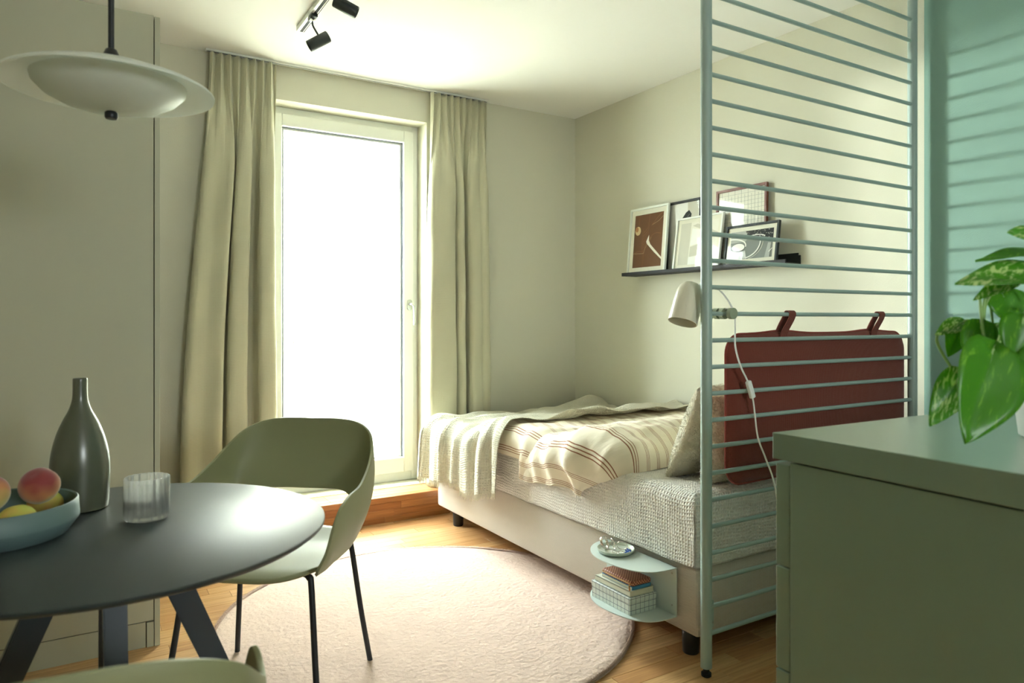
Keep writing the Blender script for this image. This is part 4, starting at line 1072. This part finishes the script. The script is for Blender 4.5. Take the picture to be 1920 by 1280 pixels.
# ------------------------------------------------------------------ chairs
def chair(loc, face, label):
    rz = math.atan2(face[1], face[0])-PI/2
    root = thing('dining_chair', loc, label, 'chair', rz, 'olive shell chairs at the table')
    Rr = [(0, -.300, .818), (.10, -.298, .818), (.175, -.283, .808), (.228, -.245, .780), (.256, -.185, .735), (.270, -.105, .690), (.277, -.01, .655), (.276, .085, .644), (.273, .150, .620), (.267, .188, .575), (.256, .208, .515), (.235, .224, .466)]
    Ll = [(0, -.238, .585), (.08, -.237, .585), (.145, -.226, .580), (.190, -.203, .545), (.210, -.182, .490), (.220, -.13, .458), (.226, -.04, .451), (.228, .05, .452), (.229, .095, .450), (.229, .125, .449), (.228, .155, .448), (.220, .200, .447)]
    R2 = spline(Rr, 8); L2 = spline(Ll, 8); mR = [Vector((-p.x, p.y, p.z)) for p in R2[:0:-1]]+R2; mL = [Vector((-p.x, p.y, p.z)) for p in L2[:0:-1]]+L2
    nn = len(mR)-1
    def fn(u, v):
        i = min(int(round(u*nn)), nn); a, b = mL[i], mR[i]; p = a.lerp(b, v)
        o_ = Vector((p.x, p.y, 0)); o_ = o_.normalized() if o_.length > 0 else o_
        hgt = (b-a).length
        return tuple(p+o_*(.10*hgt*math.sin(v*PI)))
    o = grid('backrest', fn, nn, 16, M['shell'], root); m_ = o.modifiers.new('s', 'SOLIDIFY'); m_.thickness = .009; m_.offset = 0
    m_ = o.modifiers.new('b', 'BEVEL'); m_.width = .003; m_.segments = 2; m_.limit_method = 'ANGLE'; m_.angle_limit = math.radians(50)
    def seat(u, v):
        a = 2*PI*u; r_ = v; c, s_ = math.cos(a), math.sin(a); e = 3.2
        k = (abs(c)**e+abs(s_)**e)**(-1/e)
        x = .228*c*k*r_; y_ = .008+.222*s_*k*r_
        z = .448-.018*(1-r_**2.2)
        if y_ > .15: z -= 3.0*(y_-.15)**2
        if y_ < -.12 and abs(x) < .2: z += .15*(-.12-y_)
        return (x, y_, z)
    o = grid('seat', seat, 72, 18, M['shell'], root); bm = bmesh.new(); bm.from_mesh(o.data); bmesh.ops.remove_doubles(bm, verts=bm.verts, dist=.0003); bm.to_mesh(o.data); bm.free(); o.data.shade_smooth()
    m_ = o.modifiers.new('s', 'SOLIDIFY'); m_.thickness = .010; m_.offset = 0
    for sx in (-1, 1):
        for sy in (-1, 1):
            pts = spline([(sx*.10, sy*.13, .432), (sx*.165, sy*.150, .432), (sx*.186, sy*.160, .424), (sx*.194, sy*.165, .405), (sx*.216, sy*.190, .20), (sx*.240, sy*.220, .004)], 6)
            lg = tube('leg', pts, .0088, M['black'], root, 14); tube('floor_glide', [(sx*.2400, sy*.2195, .004), (sx*.2405, sy*.2205, 0)], .0098, M['rubber'], lg, 12)
    bm = bmesh.new(); add_box(bm, (-.12, -.14, .424), (-.09, .14, .434), .002); add_box(bm, (.09, -.14, .424), (.12, .14, .434), .002); add_box(bm, (-.12, -.015, .424), (.12, .015, .434), .002); bm_obj('under_frame', bm, M['black'], root)
    return root
chair((.52, 2.285, 0), (-.625, -.78), 'olive green shell chair between the table and the bed, facing the table')
chair((-.045, 1.125, 0), (.139, .99), 'olive green shell chair in the foreground, only its back and one arm visible')

# ------------------------------------------------------------------ dresser
dz = .944; ang_ = math.radians(-1.6)
dre = thing('dresser', (1.168, .927, 0), 'sage green dresser with a thick overhanging top, in the right foreground', 'dresser', ang_)
DL, DW = 1.62, 1.25
box('top', (0, -DW, dz-.051), (DL, 0, dz), M['dresser'], dre, .0015)
box('side_panel', (.004, -DW+.01, 0), (.024, -.0385, dz-.0545), M['dresser'], dre, .001)
box('side_panel', (DL-.024, -DW+.01, 0), (DL-.004, -.0385, dz-.0545), M['dresser'], dre, .001)
box('back_panel', (.024, -DW+.01, .02), (DL-.024, -DW+.02, dz-.0545), M['dresser'], dre)
box('carcass_rail', (.024, -.070, dz-.075), (DL-.024, -.040, dz-.0515), M['dresser'], dre)
zz = dz-.060
for k in range(4):
    h_ = .198
    d_ = box('drawer', (.005, -.036, zz-h_), (DL/2-.002, -.004, zz), M['dresser'], dre, .002)
    d_ = box('drawer', (DL/2+.002, -.036, zz-h_), (DL-.005, -.004, zz), M['dresser'], dre, .002)
    zz -= h_+.0035
box('plinth', (.024, -.08, 0), (DL-.024, -.03, .06), M['dresser'], dre)

# ------------------------------------------------------------------ plant
PO = Vector((1.56, .60, dz+.0005))
pt = thing('potted_plant', PO, 'variegated trailing pothos on the dresser at the right edge', 'plant')
lathe('pot', [(.0, 0), (.055, 0), (.060, .004), (.074, .125), (.0745, .130), (.070, .130), (.066, .112), (.0, .110)], M['pot'], pt, 44, caps=False)
lathe('soil', [(.0, .1125), (.066, .1125), (.066, .1135), (.0, .120)], M['soil'], pt, 30, caps=False)
def leaf(base, tip, nrm, width, mat, droop=.1, fold=.25, stem_from=None, label=None):
    base, tip, nrm = Vector(base), Vector(tip), Vector(nrm).normalized()
    ax_ = tip-base; L = ax_.length; ax_.normalize(); sd_ = nrm.cross(ax_).normalized(); up = ax_.cross(sd_).normalized()
    nl, nw = 16, 8; v, f = [], []
    for i in range(nl+1):
        t = i/nl
        wv = width/2*(math.sin(PI*min(1, t**.62))**.8)*(1-.10*t) if 0 < t < 1 else .0004
        off = -.055*L*math.exp(-((t-.0)/.12)**2)
        for j in range(nw+1):
            s_ = j/nw*2-1
            back = -.10*L*(abs(s_)**1.5)*math.exp(-(t/.25)**2)
            h_ = fold*abs(s_)*wv*(1-.2*abs(s_))-droop*L*(t-.0)**2+droop*L*.35*math.sin(t*PI)*0+.012*L*math.sin(t*9+s_*3)
            v.append(base+ax_*(t*L+back)+sd_*(s_*wv)+up*(h_+droop*L*t*0))
    for i in range(nl):
        for j in range(nw): k = i*(nw+1)+j; f.append((k, k+1, k+nw+2, k+nw+1))
    o = pyd('leaf', [Vector(p)-PO for p in v], f, mat, pt, True)
    m_ = o.modifiers.new('s', 'SOLIDIFY'); m_.thickness = .0006
    mid = [Vector(v[i*(nw+1)+nw//2])-PO-up*.0004 for i in range(0, nl, 2)]
    tube('midrib', mid, [.0012*(1-i/len(mid))+.0003 for i in range(len(mid))], M['stem'], o, 5)
    if stem_from is not None:
        s0 = Vector(stem_from); mdl = (s0+base)/2+Vector((0, 0, .02)); tube('petiole', [q-PO for q in spline([s0, mdl, base, base+ax_*.01], 5)], .0022, M['stem'], pt, 8)
    return o
LEAVES = [
 ((1.254, 0.57, 1.118), (1.153, 0.561, 0.977), (-0.5, -0.85, 0.15), 0.12, M['leaf'], dict(droop=0.02, fold=0.38, stem_from=(1.346, 0.561, 1.13))),
 ((1.316, 0.649, 1.072), (1.251, 0.666, 0.983), (-0.6, -0.7, 0.3), 0.062, M['leafvar'], dict(droop=0.05, fold=0.25, stem_from=(1.354, 0.626, 1.118))),
 ((1.349, 0.536, 1.294), (1.248, 0.551, 1.3), (-0.5, -0.6, 0.6), 0.05, M['leafvar'], dict(droop=-0.05, fold=0.3, stem_from=(1.415, 0.542, 1.237))),
 ((1.399, 0.552, 1.278), (1.254, 0.594, 1.27), (-0.25, -0.35, 0.9), 0.045, M['leaf'], dict(droop=0.06, fold=0.3, stem_from=(1.418, 0.54, 1.219))),
 ((1.36, 0.529, 1.239), (1.189, 0.587, 1.237), (-0.35, -0.5, 0.75), 0.075, M['leafvar'], dict(droop=0.1, fold=0.25, stem_from=(1.422, 0.538, 1.201))),
 ((1.353, 0.58, 1.237), (1.278, 0.602, 1.208), (-0.8, -0.5, 0.3), 0.035, M['leafvar'], dict(droop=0.22, fold=0.5, stem_from=(1.372, 0.568, 1.201))),
 ((1.354, 0.603, 1.213), (1.351, 0.581, 1.156), (-0.4, -0.8, 0.45), 0.085, M['leaf'], dict(droop=0.05, fold=0.2, stem_from=(1.353, 0.58, 1.235))),
 ((1.335, 0.65, 1.159), (1.27, 0.666, 1.145), (-0.5, -0.5, 0.7), 0.04, M['leafvar'], dict(droop=0.12, fold=0.3, stem_from=(1.345, 0.632, 1.128))),
 ((1.337, 0.66, 1.159), (1.309, 0.665, 1.101), (-0.6, -0.7, 0.2), 0.045, M['leaf'], dict(droop=0.1, fold=0.35, stem_from=(1.345, 0.632, 1.128))),
 ((1.304, 0.61, 1.16), (1.265, 0.611, 1.09), (-0.8, -0.5, 0.2), 0.055, M['leaf'], dict(droop=0.06, fold=0.3, stem_from=(1.311, 0.606, 1.197))),
 ((1.364, 0.62, 1.154), (1.368, 0.594, 1.099), (-0.4, -0.8, 0.4), 0.07, M['leafvar'], dict(droop=0.06, fold=0.2, stem_from=(1.311, 0.606, 1.197))),
 ((1.318, 0.555, 1.168), (1.286, 0.551, 1.088), (-0.5, -0.8, 0.2), 0.085, M['leaf'], dict(droop=0.05, fold=0.25, stem_from=(1.38, 0.564, 1.174))),
 ((1.33, 0.536, 1.113), (1.297, 0.497, 1.008), (-0.5, -0.8, 0.2), 0.1, M['leaf'], dict(droop=0.05, fold=0.25, stem_from=(1.395, 0.554, 1.147))),
 ((1.437, 0.587, 1.203), (1.458, 0.54, 1.128), (-0.3, -0.6, 0.7), 0.09, M['leafvar'], dict(droop=0.05, fold=0.25, stem_from=(1.419, 0.563, 1.183))),
]
for lf in LEAVES: leaf(*lf[:5], **lf[5])
VINES = [
 [(1.283, 0.67, 1.144), (1.285, 0.674, 1.128), (1.301, 0.67, 1.101), (1.311, 0.653, 1.066)],
 [(1.301, 0.612, 1.206), (1.292, 0.605, 1.165), (1.276, 0.592, 1.13), (1.263, 0.576, 1.115)],
 [(1.311, 0.653, 1.066), (1.346, 0.631, 1.118), (1.311, 0.606, 1.197), (1.353, 0.58, 1.235), (1.418, 0.54, 1.201)],
 [(1.263, 0.576, 1.117), (1.346, 0.561, 1.13), (1.446, 0.547, 1.165)],
 [(1.345, 0.632, 1.128), (1.372, 0.592, 1.174), (1.442, 0.549, 1.193)],
]
for vn in VINES: tube('vine', [q-PO for q in spline(vn, 6)], .0026, M['stem'], pt, 8)
